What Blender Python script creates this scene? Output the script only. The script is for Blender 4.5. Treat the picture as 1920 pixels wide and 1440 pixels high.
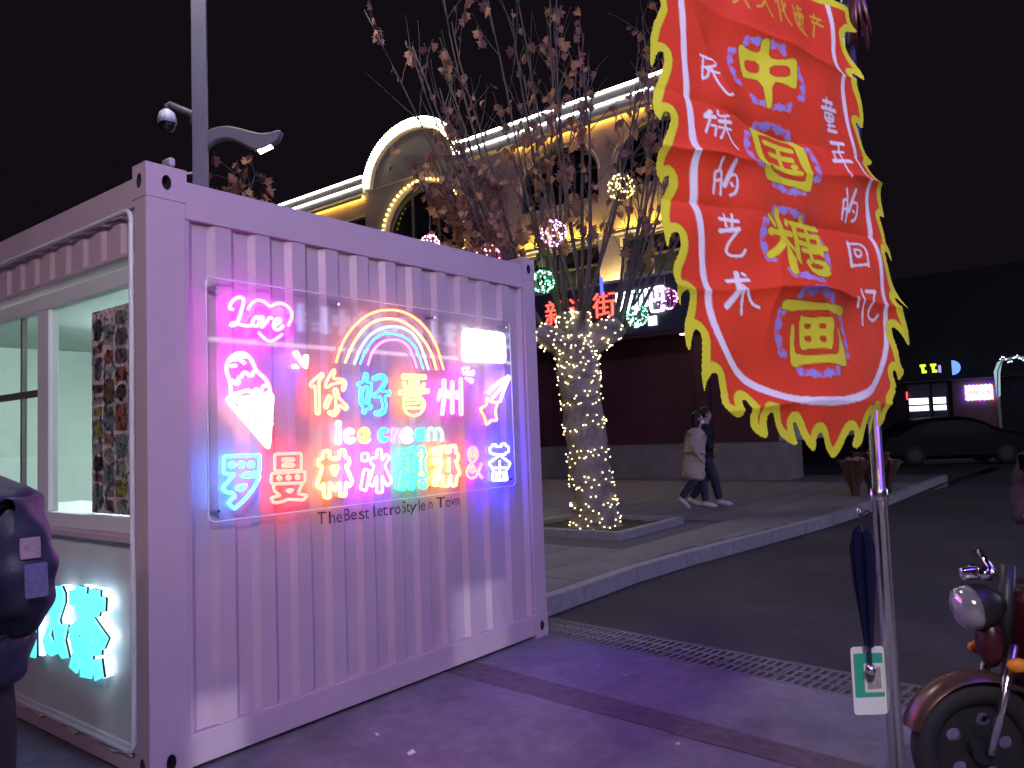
import bpy, bmesh, math, random
import numpy as np
from mathutils import Vector, Matrix, Euler
R = math.radians
sc = bpy.context.scene
for o in list(bpy.data.objects): bpy.data.objects.remove(o)
COL = sc.collection

# ------------------------------------------------------------------ camera
cd = bpy.data.cameras.new('camera'); cam = bpy.data.objects.new('camera', cd); COL.objects.link(cam)
cd.sensor_width = 36.0; cd.lens = 27.225; cd.clip_start = 0.05; cd.clip_end = 3000
CAM = Vector((-1.7876, -3.5532, 1.5388))
RIGHT = Vector((0.6173, -0.7859, -0.0369)).normalized()
DOWN = Vector((0.0276, 0.0685, -0.9973)).normalized()
FWD = Vector((0.7862, 0.6146, 0.0640)).normalized()
BACK = -FWD; UP = BACK.cross(RIGHT).normalized(); RIGHT = UP.cross(BACK).normalized()
cam.matrix_world = Matrix(((RIGHT.x, UP.x, BACK.x, CAM.x), (RIGHT.y, UP.y, BACK.y, CAM.y), (RIGHT.z, UP.z, BACK.z, CAM.z), (0, 0, 0, 1)))
sc.camera = cam

# ------------------------------------------------------------------ night sky, exposure
w = bpy.data.worlds.new('World'); sc.world = w; w.use_nodes = True
nt = w.node_tree; bg = nt.nodes['Background']
sky = nt.nodes.new('ShaderNodeTexSky'); sky.sky_type = 'NISHITA'; sky.sun_disc = False
sky.sun_elevation = R(-6.0); sky.sun_rotation = R(200); sky.air_density = 1.0; sky.dust_density = 2.0
mixn = nt.nodes.new('ShaderNodeMixRGB'); mixn.blend_type = 'ADD'; mixn.inputs[0].default_value = 1.0
mixn.inputs[2].default_value = (0.055, 0.040, 0.062, 1)          # town glow on the night sky
nt.links.new(sky.outputs[0], mixn.inputs[1]); nt.links.new(mixn.outputs[0], bg.inputs[0])
bg.inputs[1].default_value = 0.10
sun = bpy.data.lights.new('moon', 'SUN'); sun.energy = 0.01; sun.angle = R(0.5); sun.color = (0.8, 0.86, 1.0)
so = bpy.data.objects.new('moon', sun); so.rotation_euler = (R(40), 0, R(110)); COL.objects.link(so)
vs = sc.view_settings; vs.view_transform = 'Standard'; vs.look = 'None'; vs.exposure = 0.0; vs.gamma = 1.0; vs.use_curve_mapping = False
sc.render.engine = 'CYCLES'
cy = sc.cycles; cy.use_denoising = True; cy.max_bounces = 7; cy.diffuse_bounces = 3; cy.glossy_bounces = 4; cy.transparent_max_bounces = 16
cy.sample_clamp_indirect = 4.0; cy.caustics_reflective = False; cy.caustics_refractive = False
try: cy.use_light_tree = True
except Exception: pass

# ------------------------------------------------------------------ helpers
def tag(o, label=None, cat=None, group=None, kind=None):
    if label: o['label'] = label
    if cat: o['category'] = cat
    if group: o['group'] = group
    if kind: o['kind'] = kind
    return o
def empty(name, loc=(0, 0, 0), rz=0.0, label=None, cat=None, group=None):
    o = bpy.data.objects.new(name, None); COL.objects.link(o)
    o.location = loc; o.rotation_euler = (0, 0, rz); o.empty_display_size = 0.1
    return tag(o, label, cat, group)
def link(name, me, mat, parent=None, smooth=False):
    o = bpy.data.objects.new(name, me); COL.objects.link(o)
    if mat is not None:
        if not me.materials: me.materials.append(mat)
    if parent is not None: o.parent = parent
    if smooth:
        me.polygons.foreach_set('use_smooth', [True] * len(me.polygons))
    return o
class MB:
    def __init__(s): s.v = []; s.f = []; s.m = []
    def add(s, verts, faces, mi=0):
        b = len(s.v); s.v += [tuple(p) for p in verts]; s.f += [tuple(i + b for i in f) for f in faces]; s.m += [mi] * len(faces)
        return s
    def box(s, a, b, mi=0, M=None):
        x0, y0, z0 = a; x1, y1, z1 = b
        vs_ = [Vector((x, y, z)) for z in (z0, z1) for y in (y0, y1) for x in (x0, x1)]
        if M is not None: vs_ = [M @ p for p in vs_]
        return s.add(vs_, [(0, 2, 3, 1), (4, 5, 7, 6), (0, 1, 5, 4), (2, 6, 7, 3), (0, 4, 6, 2), (1, 3, 7, 5)], mi)
    def bbox(s, a, b, c=0.01, mi=0, M=None):            # box with chamfered edges
        bm = bmesh.new(); bmesh.ops.create_cube(bm, size=1)
        ctr = (Vector(a) + Vector(b)) / 2; d = Vector(b) - Vector(a)
        for v in bm.verts: v.co = Vector((v.co.x * d.x, v.co.y * d.y, v.co.z * d.z)) + ctr
        bmesh.ops.bevel(bm, geom=list(bm.edges), offset=min(c, 0.45 * min(abs(d.x), abs(d.y), abs(d.z))), segments=2, affect='EDGES', profile=0.6)
        return s.bm(bm, mi, M)
    def bm(s, bm, mi=0, M=None):
        bm.verts.ensure_lookup_table(); bm.verts.index_update()
        vs_ = [(M @ v.co) if M is not None else v.co.copy() for v in bm.verts]
        s.add(vs_, [[v.index for v in f.verts] for f in bm.faces], mi); bm.free(); return s
    def tube(s, pts, rad, n=6, closed=False, mi=0):
        pts = [Vector(p) for p in pts]; k = len(pts)
        rad = rad if isinstance(rad, (list, tuple)) else [rad] * k
        prev = None; rings = []
        for i, p in enumerate(pts):
            if closed: t = pts[(i + 1) % k] - pts[i - 1]
            else: t = pts[min(i + 1, k - 1)] - pts[max(i - 1, 0)]
            if t.length < 1e-9: t = Vector((0, 0, 1))
            t.normalize()
            if prev is None:
                a = Vector((0, 0, 1)) if abs(t.z) < 0.9 else Vector((1, 0, 0))
                nrm = t.cross(a).normalized()
            else:
                nrm = (prev - t * prev.dot(t))
                nrm = nrm.normalized() if nrm.length > 1e-6 else t.orthogonal().normalized()
            prev = nrm; bn = t.cross(nrm)
            rings.append([p + (nrm * math.cos(2 * math.pi * j / n) + bn * math.sin(2 * math.pi * j / n)) * rad[i] for j in range(n)])
        vs_ = [q for r in rings for q in r]; fs = []
        for i in range(k if closed else k - 1):
            a = i * n; b = ((i + 1) % k) * n
            for j in range(n): fs.append((a + j, a + (j + 1) % n, b + (j + 1) % n, b + j))
        if not closed:
            fs.append(tuple(range(n))[::-1]); fs.append(tuple((k - 1) * n + j for j in range(n)))
        return s.add(vs_, fs, mi)
    def lathe(s, prof, n=24, M=None, mi=0):              # prof: [(r,z)]
        vs_ = []; fs = []
        for r, z in prof:
            for j in range(n):
                a = 2 * math.pi * j / n; p = Vector((r * math.cos(a), r * math.sin(a), z)); vs_.append(M @ p if M is not None else p)
        for i in range(len(prof) - 1):
            for j in range(n): fs.append((i * n + j, i * n + (j + 1) % n, (i + 1) * n + (j + 1) % n, (i + 1) * n + j))
        return s.add(vs_, fs, mi)
    def ball(s, c, r, mi=0, sub=1, sq=(1, 1, 1)):
        bm = bmesh.new(); bmesh.ops.create_icosphere(bm, subdivisions=sub, radius=r)
        for v in bm.verts: v.co = Vector((v.co.x * sq[0], v.co.y * sq[1], v.co.z * sq[2])) + Vector(c)
        return s.bm(bm, mi)
    def mesh(s, name):
        me = bpy.data.meshes.new(name); me.from_pydata(s.v, [], s.f); me.update()
        if any(s.m): me.polygons.foreach_set('material_index', s.m)
        return me
    def build(s, name, mat, parent=None, smooth=False):
        me = s.mesh(name)
        if isinstance(mat, (list, tuple)):
            for m_ in mat: me.materials.append(m_)
            mat = None
        return link(name, me, mat, parent, smooth)
def chaikin(pts, it=2, closed=False):
    pts = [Vector(p) for p in pts]
    for _ in range(it):
        q = []; n = len(pts)
        if not closed: q.append(pts[0])
        for i in range(n if closed else n - 1):
            a, b = pts[i], pts[(i + 1) % n]; q += [a.lerp(b, 0.25), a.lerp(b, 0.75)]
        if not closed: q.append(pts[-1])
        pts = q
    return pts
def round_corners(pts, r, closed=True):
    pts = [Vector(p) for p in pts]; n = len(pts); out = []
    for i, p in enumerate(pts):
        if not closed and i in (0, n - 1): out.append(p); continue
        a = pts[i - 1] - p; b = pts[(i + 1) % n] - p; ra = min(r, a.length * .42); rb = min(r, b.length * .42)
        p0 = p + a.normalized() * ra; p2 = p + b.normalized() * rb
        out += [p0, p0.lerp(p, .5).lerp(p.lerp(p2, .5), .5), p2]
    return out
def eval_mesh(o, name):
    dg = bpy.context.evaluated_depsgraph_get(); dg.update()
    me = bpy.data.meshes.new_from_object(o.evaluated_get(dg)); me.name = name
    me.materials.clear(); return me
def curve_mesh(loops, depth, name='plate', bevel=0.0):
    """flat plate with holes: closed loops in the xy plane, thickness depth about z = 0"""
    cu = bpy.data.curves.new(name, 'CURVE'); cu.dimensions = '2D'; cu.fill_mode = 'BOTH'; cu.extrude = max(depth / 2 - bevel, 0); cu.bevel_depth = bevel; cu.bevel_resolution = 1
    for lp in loops:
        sp = cu.splines.new('POLY'); sp.points.add(len(lp) - 1); sp.use_cyclic_u = True
        for p, q in zip(sp.points, lp): p.co = (q[0], q[1], 0, 1)
    o = bpy.data.objects.new(name, cu); COL.objects.link(o)
    me = eval_mesh(o, name); bpy.data.objects.remove(o); bpy.data.curves.remove(cu); return me
def text_mesh(body, size, depth, name='letters'):
    cu = bpy.data.curves.new(name, 'FONT'); cu.body = body; cu.size = size; cu.extrude = depth / 2; cu.align_x = 'CENTER'; cu.align_y = 'CENTER'; cu.resolution_u = 3
    o = bpy.data.objects.new(name, cu); COL.objects.link(o)
    me = eval_mesh(o, name); bpy.data.objects.remove(o); bpy.data.curves.remove(cu); return me
def frame_matrix(o, ux, uy):                             # plate xy -> world axes ux, uy
    ux = Vector(ux).normalized(); uy = Vector(uy).normalized(); uz = ux.cross(uy)
    return Matrix(((ux.x, uy.x, uz.x, o[0]), (ux.y, uy.y, uz.y, o[1]), (ux.z, uy.z, uz.z, o[2]), (0, 0, 0, 1)))
def plate(name, loops, depth, M, mat, parent=None, bevel=0.0):
    me = curve_mesh(loops, depth, name, bevel); me.transform(M); return link(name, me, mat, parent)
def oval(cx, cy, rx, ry, n=16): return [(cx + rx * math.cos(2 * math.pi * i / n), cy + ry * math.sin(2 * math.pi * i / n)) for i in range(n)]
def slot(cx, cy, wx, wy, n=5):                           # stadium, long side first
    r = min(wx, wy) / 2; pts = []
    for k, (sx, sy) in enumerate(((1, 1), (-1, 1), (-1, -1), (1, -1))):
        for i in range(n):
            a = math.pi / 2 * (k + i / (n - 1)); pts.append((cx + sx * (wx / 2 - r) + r * math.cos(a), cy + sy * (wy / 2 - r) + r * math.sin(a)))
    return pts
def rrect(x0, y0, x1, y1, r, n=5): return slot_r((x0 + x1) / 2, (y0 + y1) / 2, x1 - x0, y1 - y0, r, n)
def slot_r(cx, cy, wx, wy, r, n=5):
    pts = []
    for k, (sx, sy) in enumerate(((1, 1), (-1, 1), (-1, -1), (1, -1))):
        for i in range(n):
            a = math.pi / 2 * (k + i / (n - 1)); pts.append((cx + sx * (wx / 2 - r) + r * math.cos(a), cy + sy * (wy / 2 - r) + r * math.sin(a)))
    return pts
def copy_tree(o, parent=None):
    c = o.copy(); COL.objects.link(c); c.parent = parent
    for ch in list(o.children): copy_tree(ch, c)
    return c

# ------------------------------------------------------------------ materials
def pbr(name, col, rough=0.6, metal=0.0, var=0.25, scale=6.0, bump=0.0, bscale=60.0, spec=0.5, coat=0.0, dirt=None, dscale=1.5, dlo=0.45, dhi=0.7):
    m = bpy.data.materials.new(name); m.use_nodes = True; n = m.node_tree; L = n.links
    b = n.nodes['Principled BSDF']; b.inputs['Roughness'].default_value = rough; b.inputs['Metallic'].default_value = metal
    b.inputs['Specular IOR Level'].default_value = spec; b.inputs['Coat Weight'].default_value = coat
    tc = n.nodes.new('ShaderNodeTexCoord')
    nz = n.nodes.new('ShaderNodeTexNoise'); nz.inputs['Scale'].default_value = scale; nz.inputs['Detail'].default_value = 6; nz.inputs['Roughness'].default_value = 0.65
    L.new(tc.outputs['Object'], nz.inputs['Vector'])
    rp = n.nodes.new('ShaderNodeValToRGB'); e = rp.color_ramp.elements
    c0 = [max(0, c * (1 - var)) for c in col]; c1 = [min(1, c * (1 + var)) for c in col]
    e[0].position = 0.3; e[0].color = (*c0, 1); e[1].position = 0.7; e[1].color = (*c1, 1)
    L.new(nz.outputs['Fac'], rp.inputs['Fac']); out = rp.outputs['Color']
    if dirt:
        n2 = n.nodes.new('ShaderNodeTexNoise'); n2.inputs['Scale'].default_value = dscale; n2.inputs['Detail'].default_value = 9; n2.inputs['Roughness'].default_value = 0.7
        L.new(tc.outputs['Object'], n2.inputs['Vector'])
        r2 = n.nodes.new('ShaderNodeValToRGB'); r2.color_ramp.elements[0].position = dlo; r2.color_ramp.elements[1].position = dhi
        L.new(n2.outputs['Fac'], r2.inputs['Fac'])
        mx = n.nodes.new('ShaderNodeMixRGB'); L.new(r2.outputs['Color'], mx.inputs[0]); L.new(out, mx.inputs[1]); mx.inputs[2].default_value = (*dirt, 1); out = mx.outputs[0]
    L.new(out, b.inputs['Base Color'])
    rr = n.nodes.new('ShaderNodeMapRange'); rr.inputs['To Min'].default_value = max(0.02, rough - 0.12); rr.inputs['To Max'].default_value = min(1, rough + 0.12)
    L.new(nz.outputs['Fac'], rr.inputs['Value']); L.new(rr.outputs[0], b.inputs['Roughness'])
    if bump:
        n3 = n.nodes.new('ShaderNodeTexNoise'); n3.inputs['Scale'].default_value = bscale; n3.inputs['Detail'].default_value = 5
        L.new(tc.outputs['Object'], n3.inputs['Vector'])
        bp = n.nodes.new('ShaderNodeBump'); bp.inputs['Strength'].default_value = bump; bp.inputs['Distance'].default_value = 0.01
        L.new(n3.outputs['Fac'], bp.inputs['Height']); L.new(bp.outputs[0], b.inputs['Normal'])
    return m
def paper(name, col, scale=30.0):
    m = pbr(name, col, 0.6, var=0.5, scale=scale, dirt=tuple(v * 0.25 for v in col[::-1]), dscale=22, dlo=0.5, dhi=0.56)
    n = m.node_tree; b = n.nodes['Principled BSDF']; src = b.inputs['Base Color'].links[0].from_socket
    t = n.nodes.new('ShaderNodeBsdfTranslucent'); mx = n.nodes.new('ShaderNodeMixShader'); mx.inputs[0].default_value = 0.6
    n.links.new(src, t.inputs[0]); n.links.new(b.outputs[0], mx.inputs[1]); n.links.new(t.outputs[0], mx.inputs[2]); n.links.new(mx.outputs[0], n.nodes['Material Output'].inputs[0])
    return m
def emi(name, col, strength):
    m = bpy.data.materials.new(name); m.use_nodes = True; n = m.node_tree
    b = n.nodes['Principled BSDF']; b.inputs['Base Color'].default_value = (*[min(0.9, 0.3 + 0.5 * c) for c in col], 1); b.inputs['Roughness'].default_value = 0.35
    b.inputs['Emission Color'].default_value = (*col, 1); b.inputs['Emission Strength'].default_value = strength
    return m
def glass(name, tint=(0.95, 0.97, 0.97), refl=1.0, rough=0.02):
    m = bpy.data.materials.new(name); m.use_nodes = True; n = m.node_tree; L = n.links; n.nodes.clear()
    out = n.nodes.new('ShaderNodeOutputMaterial'); mx = n.nodes.new('ShaderNodeMixShader'); fr = n.nodes.new('ShaderNodeFresnel'); fr.inputs['IOR'].default_value = 1.5
    mu = n.nodes.new('ShaderNodeMath'); mu.operation = 'MULTIPLY'; mu.inputs[1].default_value = refl; mu.use_clamp = True
    tr = n.nodes.new('ShaderNodeBsdfTransparent'); tr.inputs[0].default_value = (*tint, 1); gl = n.nodes.new('ShaderNodeBsdfGlossy'); gl.inputs['Roughness'].default_value = rough
    ge = n.nodes.new('ShaderNodeNewGeometry'); sb = n.nodes.new('ShaderNodeMath'); sb.operation = 'SUBTRACT'; sb.inputs[0].default_value = 1.0
    m2 = n.nodes.new('ShaderNodeMath'); m2.operation = 'MULTIPLY'; L.new(ge.outputs['Backfacing'], sb.inputs[1]); L.new(sb.outputs[0], m2.inputs[0]); L.new(fr.outputs[0], m2.inputs[1])
    L.new(m2.outputs[0], mu.inputs[0]); L.new(mu.outputs[0], mx.inputs[0]); L.new(tr.outputs[0], mx.inputs[1]); L.new(gl.outputs[0], mx.inputs[2]); L.new(mx.outputs[0], out.inputs[0])
    return m

# ------------------------------------------------------------------ traced outlines in millimetres
NEON = [
  ('ni','warm_yellow',7,[(1,[(878,1853),(960,1918),(975,1904),(940,1874),(940,1688),(916,1686),(912,1847),(889,1834)]),(1,[(1041,1943),(1057,1931),(1030,1884),(1108,1890),(1134,1864),(1113,1818),(1099,1826),(1112,1861),(1089,1869),(1021,1853),(992,1832),(975,1846)]),(1,[(1056,1834),(1068,1820),(1072,1783),(1141,1726),(1126,1710),(1078,1740),(1070,1700),(1041,1675),(999,1692),(1006,1704),(1038,1696),(1054,1723),(1054,1774),(1037,1819)]),(1,[(1005,1796),(1024,1782),(989,1717),(969,1728)])]),
  ('hao','cyan',7,[(1,[(1278,1931),(1299,1920),(1284,1875),(1326,1874),(1318,1813),(1297,1738),(1322,1739),(1319,1719),(1278,1715),(1270,1687),(1247,1697),(1256,1724),(1228,1753),(1231,1800),(1239,1850),(1216,1851),(1216,1868),(1256,1871)]),(1,[(1267,1848),(1296,1850),(1286,1783),(1272,1744),(1257,1759),(1251,1806)]),(1,[(1335,1903),(1392,1926),(1440,1916),(1451,1883),(1396,1824),(1473,1824),(1473,1804),(1427,1794),(1442,1739),(1428,1694),(1383,1679),(1344,1682),(1346,1701),(1396,1703),(1413,1730),(1395,1790),(1335,1786),(1336,1807),(1368,1814),(1418,1867),(1423,1897),(1391,1905),(1347,1889)])]),
  ('jin','yellow',7,[(1,[(1581,1931),(1784,1932),(1783,1911),(1576,1908)]),(1,[(1645,1905),(1667,1906),(1664,1843),(1642,1842)]),(1,[(1698,1907),(1720,1908),(1717,1844),(1695,1843)]),(1,[(1581,1883),(1596,1887),(1618,1845),(1601,1838)]),(1,[(1764,1884),(1777,1877),(1756,1848),(1740,1851)]),(1,[(1552,1828),(1808,1844),(1807,1823),(1551,1806)]),(1,[(1588,1791),(1658,1802),(1729,1796),(1772,1762),(1766,1723),(1724,1685),(1662,1673),(1606,1691),(1586,1723)]),(0,[(1614,1773),(1719,1780),(1745,1749),(1735,1723),(1673,1723),(1607,1724)]),(0,[(1608,1748),(1714,1755)])]),
  ('zhou','pink',7,[(1,[(1942,1915),(1971,1913),(1962,1773),(1939,1678),(1915,1681),(1938,1776)]),(1,[(1911,1848),(1925,1845),(1905,1768),(1888,1771)]),(1,[(2024,1904),(2049,1905),(2039,1687),(2014,1687)]),(1,[(2110,1927),(2135,1928),(2128,1677),(2100,1677)]),(1,[(1977,1840),(1997,1840),(2004,1790),(1985,1790)]),(1,[(2071,1838),(2088,1839),(2088,1785),(2071,1785)])]),
  ('luo','sky',8,[(1,[(351,1480),(555,1477),(552,1389),(471,1388),(449,1373),(553,1371),(548,1358),(508,1298),(463,1258),(405,1216),(370,1251),(413,1279),(392,1300),(365,1300),(339,1323),(393,1374),(409,1389),(351,1393)]),(1,[(408,1435),(405,1428),(399,1425),(392,1425),(386,1429),(383,1436),(386,1442),(392,1446),(400,1446),(406,1441)]),(1,[(461,1433),(458,1427),(452,1423),(444,1424),(438,1428),(436,1435),(438,1441),(445,1445),(452,1444),(459,1440)]),(1,[(517,1432),(514,1425),(508,1421),(500,1422),(493,1426),(491,1433),(494,1439),(500,1443),(508,1443),(514,1438)]),(1,[(414,1321),(477,1332),(448,1303)])]),
  ('man','red',8,[(1,[(645,1478),(813,1476),(811,1384),(645,1389)]),(1,[(694,1450),(764,1448),(764,1438),(694,1440)]),(1,[(693,1421),(763,1418),(763,1408),(693,1410)]),(1,[(623,1378),(834,1377),(833,1320),(814,1316),(621,1324)]),(1,[(679,1350),(677,1345),(672,1343),(666,1343),(662,1347),(660,1351),(662,1356),(667,1359),(673,1358),(677,1355)]),(1,[(738,1349),(736,1344),(731,1342),(725,1342),(720,1345),(718,1350),(720,1355),(725,1358),(731,1357),(736,1354)]),(1,[(795,1348),(793,1343),(788,1341),(781,1341),(777,1345),(775,1350),(777,1354),(782,1357),(788,1357),(793,1353)]),(0,[(633,1317),(636,1288),(676,1259),(615,1253),(633,1225),(679,1225),(729,1235),(823,1223),(846,1247),(784,1259),(814,1310)]),(1,[(711,1285),(757,1286),(732,1269)])]),
  ('lin','amber',9,[(1,[(961,1480),(1003,1481),(1002,1441),(1039,1433),(1071,1438),(1072,1479),(1112,1479),(1115,1439),(1143,1431),(1142,1396),(1117,1391),(1163,1297),(1138,1270),(1115,1300),(1110,1222),(1072,1222),(1069,1303),(1034,1256),(1000,1308),(998,1222),(960,1226),(956,1305),(938,1273),(909,1297),(953,1394),(925,1402),(926,1436),(954,1440)]),(1,[(1010,1391),(1065,1391),(1036,1340)])]),
  ('bing','violet',8,[(1,[(1237,1456),(1284,1456),(1282,1412),(1236,1412)]),(1,[(1251,1365),(1293,1353),(1264,1236),(1220,1251)]),(1,[(1356,1474),(1391,1474),(1393,1406),(1426,1445),(1454,1423),(1414,1375),(1465,1279),(1428,1251),(1390,1317),(1391,1218),(1343,1220),(1348,1320),(1314,1257),(1284,1275),(1331,1383),(1305,1388),(1304,1427),(1350,1426)])]),
  ('qi','green',8,[(1,[(1542,1464),(1593,1464),(1591,1425),(1541,1425)]),(1,[(1542,1401),(1590,1400),(1589,1366),(1541,1366)]),(1,[(1551,1337),(1591,1328),(1569,1219),(1525,1229)]),(1,[(1634,1477),(1668,1476),(1670,1451),(1703,1451),(1707,1474),(1748,1475),(1750,1447),(1765,1438),(1761,1409),(1742,1406),(1742,1326),(1766,1316),(1764,1282),(1603,1285),(1604,1309),(1628,1324),(1628,1407),(1614,1416),(1615,1441),(1632,1446)]),(1,[(1700,1403),(1697,1398),(1690,1394),(1681,1395),(1674,1399),(1672,1405),(1675,1410),(1682,1414),(1691,1413),(1698,1409)]),(1,[(1699,1366),(1696,1360),(1688,1357),(1680,1357),(1673,1361),(1670,1367),(1673,1373),(1681,1376),(1689,1376),(1696,1372)]),(1,[(1697,1328),(1694,1323),(1687,1319),(1678,1320),(1671,1324),(1669,1330),(1672,1336),(1679,1339),(1688,1338),(1695,1334)]),(1,[(1625,1267),(1660,1256),(1640,1214),(1607,1231)]),(1,[(1707,1257),(1737,1267),(1765,1229),(1728,1213)])]),
  ('lin2','gold',9,[(1,[(1836,1461),(1879,1462),(1881,1421),(1837,1420)]),(1,[(1836,1397),(1880,1397),(1878,1360),(1838,1360)]),(1,[(1849,1328),(1873,1322),(1863,1224),(1826,1229)]),(1,[(1911,1467),(1956,1474),(1960,1430),(1992,1431),(1994,1473),(2047,1475),(2051,1426),(2070,1417),(2068,1377),(2048,1373),(2081,1287),(2050,1263),(2041,1211),(1995,1212),(1992,1284),(1963,1212),(1912,1216),(1916,1289),(1889,1256),(1881,1291),(1913,1380),(1901,1385),(1903,1428),(1912,1430)]),(0,[(1978,1399),(1974,1303)])]),
  ('and','red',9,[(0,[(2309,1243),(2248,1300),(2196,1357),(2171,1408),(2186,1448),(2225,1460),(2262,1440),(2271,1399),(2244,1364),(2160,1323),(2150,1274),(2190,1242),(2253,1258),(2283,1302),(2307,1342)]),(1,[(2241,1409),(2236,1396),(2226,1388),(2214,1389),(2205,1398),(2202,1411),(2206,1424),(2216,1432),(2228,1431),(2238,1423)]),(1,[(2229,1301),(2225,1290),(2214,1284),(2201,1285),(2192,1292),(2188,1303),(2193,1314),(2203,1320),(2216,1319),(2226,1312)])]),
  ('cha','blue',8,[(1,[(2433,1467),(2474,1468),(2473,1451),(2533,1451),(2534,1468),(2584,1469),(2587,1452),(2617,1446),(2615,1407),(2580,1404),(2579,1392),(2537,1392),(2470,1397),(2429,1401),(2405,1416),(2403,1449),(2432,1453)]),(1,[(2511,1390),(2630,1327),(2601,1293),(2573,1276),(2588,1208),(2527,1212),(2467,1212),(2416,1220),(2434,1284),(2424,1303),(2386,1338)]),(0,[(2509,1353),(2501,1214)]),(0,[(2442,1302),(2578,1297)]),(0,[(2471,1277),(2460,1221)]),(0,[(2538,1273),(2550,1215)])]),
  ('love','magenta',9,[(0,[(415,2219),(395,2219),(396,2240),(419,2272),(452,2287),(475,2281),(474,2255),(453,2196),(439,2151),(414,2135),(397,2136),(407,2150),(432,2150),(470,2140),(508,2143),(529,2150)]),(1,[(546,2195),(525,2175),(524,2149),(548,2142),(566,2160),(562,2188)]),(0,[(562,2192),(588,2200),(583,2171),(574,2133),(609,2173),(629,2201),(645,2193)]),(0,[(644,2153),(678,2165),(698,2191),(678,2201),(653,2177),(650,2144),(677,2132),(714,2161)])]),
  ('heart','magenta',8,[(0,[(499,2226),(515,2255),(542,2279),(571,2286),(603,2276),(633,2254),(658,2271),(694,2283),(733,2276),(761,2253),(769,2224),(760,2192),(742,2164)]),(0,[(558,2115),(581,2093),(613,2072),(640,2072),(673,2091),(704,2115)])]),
  ('scoop','pink',10,[(0,[(396,1784),(393,1850),(370,1904),(377,1951),(417,1993),(466,2002),(506,1982),(532,1935),(541,1911),(596,1873),(618,1837),(623,1804)]),(0,[(393,1850),(410,1859),(419,1841),(443,1842),(435,1875),(459,1876),(464,1900),(488,1901),(499,1883),(522,1886),(522,1906),(541,1909)]),(0,[(395,1956),(416,1965),(447,1967),(478,1944)]),(0,[(394,1929),(429,1934)]),(0,[(430,1984),(488,1981)]),(0,[(392,1784),(440,1796),(503,1814),(520,1786),(539,1827),(561,1787),(581,1840),(618,1833)])]),
  ('cone','warm_white',11,[(1,[(379,1756),(607,1512),(636,1788)]),(0,[(374,1764),(502,1746),(632,1792)]),(0,[(383,1772),(502,1766),(627,1800)]),(0,[(421,1710),(631,1759)]),(0,[(478,1655),(632,1702)]),(0,[(535,1594),(633,1641)]),(0,[(448,1741),(589,1537)]),(0,[(520,1746),(603,1528)]),(0,[(584,1767),(613,1540)]),(0,[(451,1682),(631,1731)]),(0,[(508,1622),(632,1669)])]),
  ('sparks','cream',6,[(1,[(773,2019),(796,2030),(847,1940)]),(1,[(843,2008),(869,2009),(856,1935)])]),
  ('sparkblue','blue',6,[(1,[(760,1941),(775,1956),(809,1938)])]),
  ('arc1','orange',6,[(0,[(1062,1980),(1118,2116),(1241,2242),(1354,2301),(1470,2329),(1605,2332),(1761,2279),(1887,2161),(1955,1977)])]),
  ('arc2','yellow',6,[(0,[(1127,1983),(1197,2112),(1309,2227),(1468,2279),(1618,2266),(1757,2186),(1850,2077),(1887,1974)])]),
  ('arc3','teal',6,[(0,[(1195,1978),(1250,2084),(1336,2175),(1481,2231),(1632,2222),(1739,2150),(1813,1971)])]),
  ('arc4','cyan',6,[(0,[(1240,1980),(1291,2076),(1377,2157),(1480,2187),(1615,2170),(1706,2114),(1764,1974)])]),
  ('arc5','rose',6,[(0,[(1301,1976),(1332,2057),(1405,2121),(1493,2146),(1583,2145),(1658,2099),(1708,1978)])]),
  ('box','white',11,[(1,[(2168,2264),(2606,2264),(2609,2063),(2153,2049)]),(0,[(2203,2233),(2568,2232)]),(0,[(2197,2202),(2571,2207)]),(0,[(2195,2171),(2575,2178)]),(0,[(2194,2140),(2573,2148)]),(0,[(2192,2109),(2577,2119)]),(0,[(2191,2078),(2575,2090)])]),
  ('burst','pink',9,[(1,[(2141,1997),(2215,2003),(2157,1949)]),(1,[(2175,1955),(2260,1983),(2254,1952)]),(1,[(2165,1931),(2248,1921),(2237,1893)])]),
  ('star','orange',8,[(1,[(2394,1800),(2431,1769),(2511,1764),(2477,1707),(2493,1637),(2434,1640),(2374,1607),(2357,1663),(2312,1719),(2381,1744)])]),
  ('tail','icy',9,[(0,[(2405,1832),(2519,1904),(2645,1960)]),(0,[(2452,1795),(2547,1867),(2655,1954)]),(0,[(2536,1770),(2587,1861),(2655,1947)])]),
  ('i','teal',8,[(1,[(1083,1632),(1080,1625),(1073,1621),(1064,1621),(1057,1625),(1055,1632),(1058,1639),(1065,1643),(1074,1643),(1081,1638)]),(1,[(1061,1607),(1083,1607),(1080,1520),(1054,1521)])]),
  ('c','cream',8,[(1,[(1182,1586),(1153,1602),(1118,1587),(1110,1553),(1126,1526),(1160,1521),(1188,1540),(1171,1548),(1151,1537),(1134,1553),(1140,1579),(1157,1587),(1169,1575)])]),
  ('e','orange',9,[(1,[(1258,1604),(1222,1585),(1216,1550),(1235,1523),(1276,1519),(1302,1536),(1282,1545),(1261,1534),(1239,1550),(1298,1564),(1289,1592)]),(1,[(1273,1578),(1271,1574),(1265,1571),(1259,1571),(1254,1574),(1252,1579),(1254,1583),(1260,1586),(1266,1586),(1271,1583)])]),
  ('c2','cyan',8,[(1,[(1447,1585),(1410,1601),(1374,1582),(1368,1550),(1386,1522),(1418,1519),(1448,1536),(1429,1545),(1408,1535),(1392,1554),(1398,1578),(1417,1583),(1430,1573)])]),
  ('r','rose',8,[(1,[(1480,1596),(1497,1600),(1502,1584),(1530,1595),(1535,1583),(1501,1559),(1497,1515),(1477,1515)])]),
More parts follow.
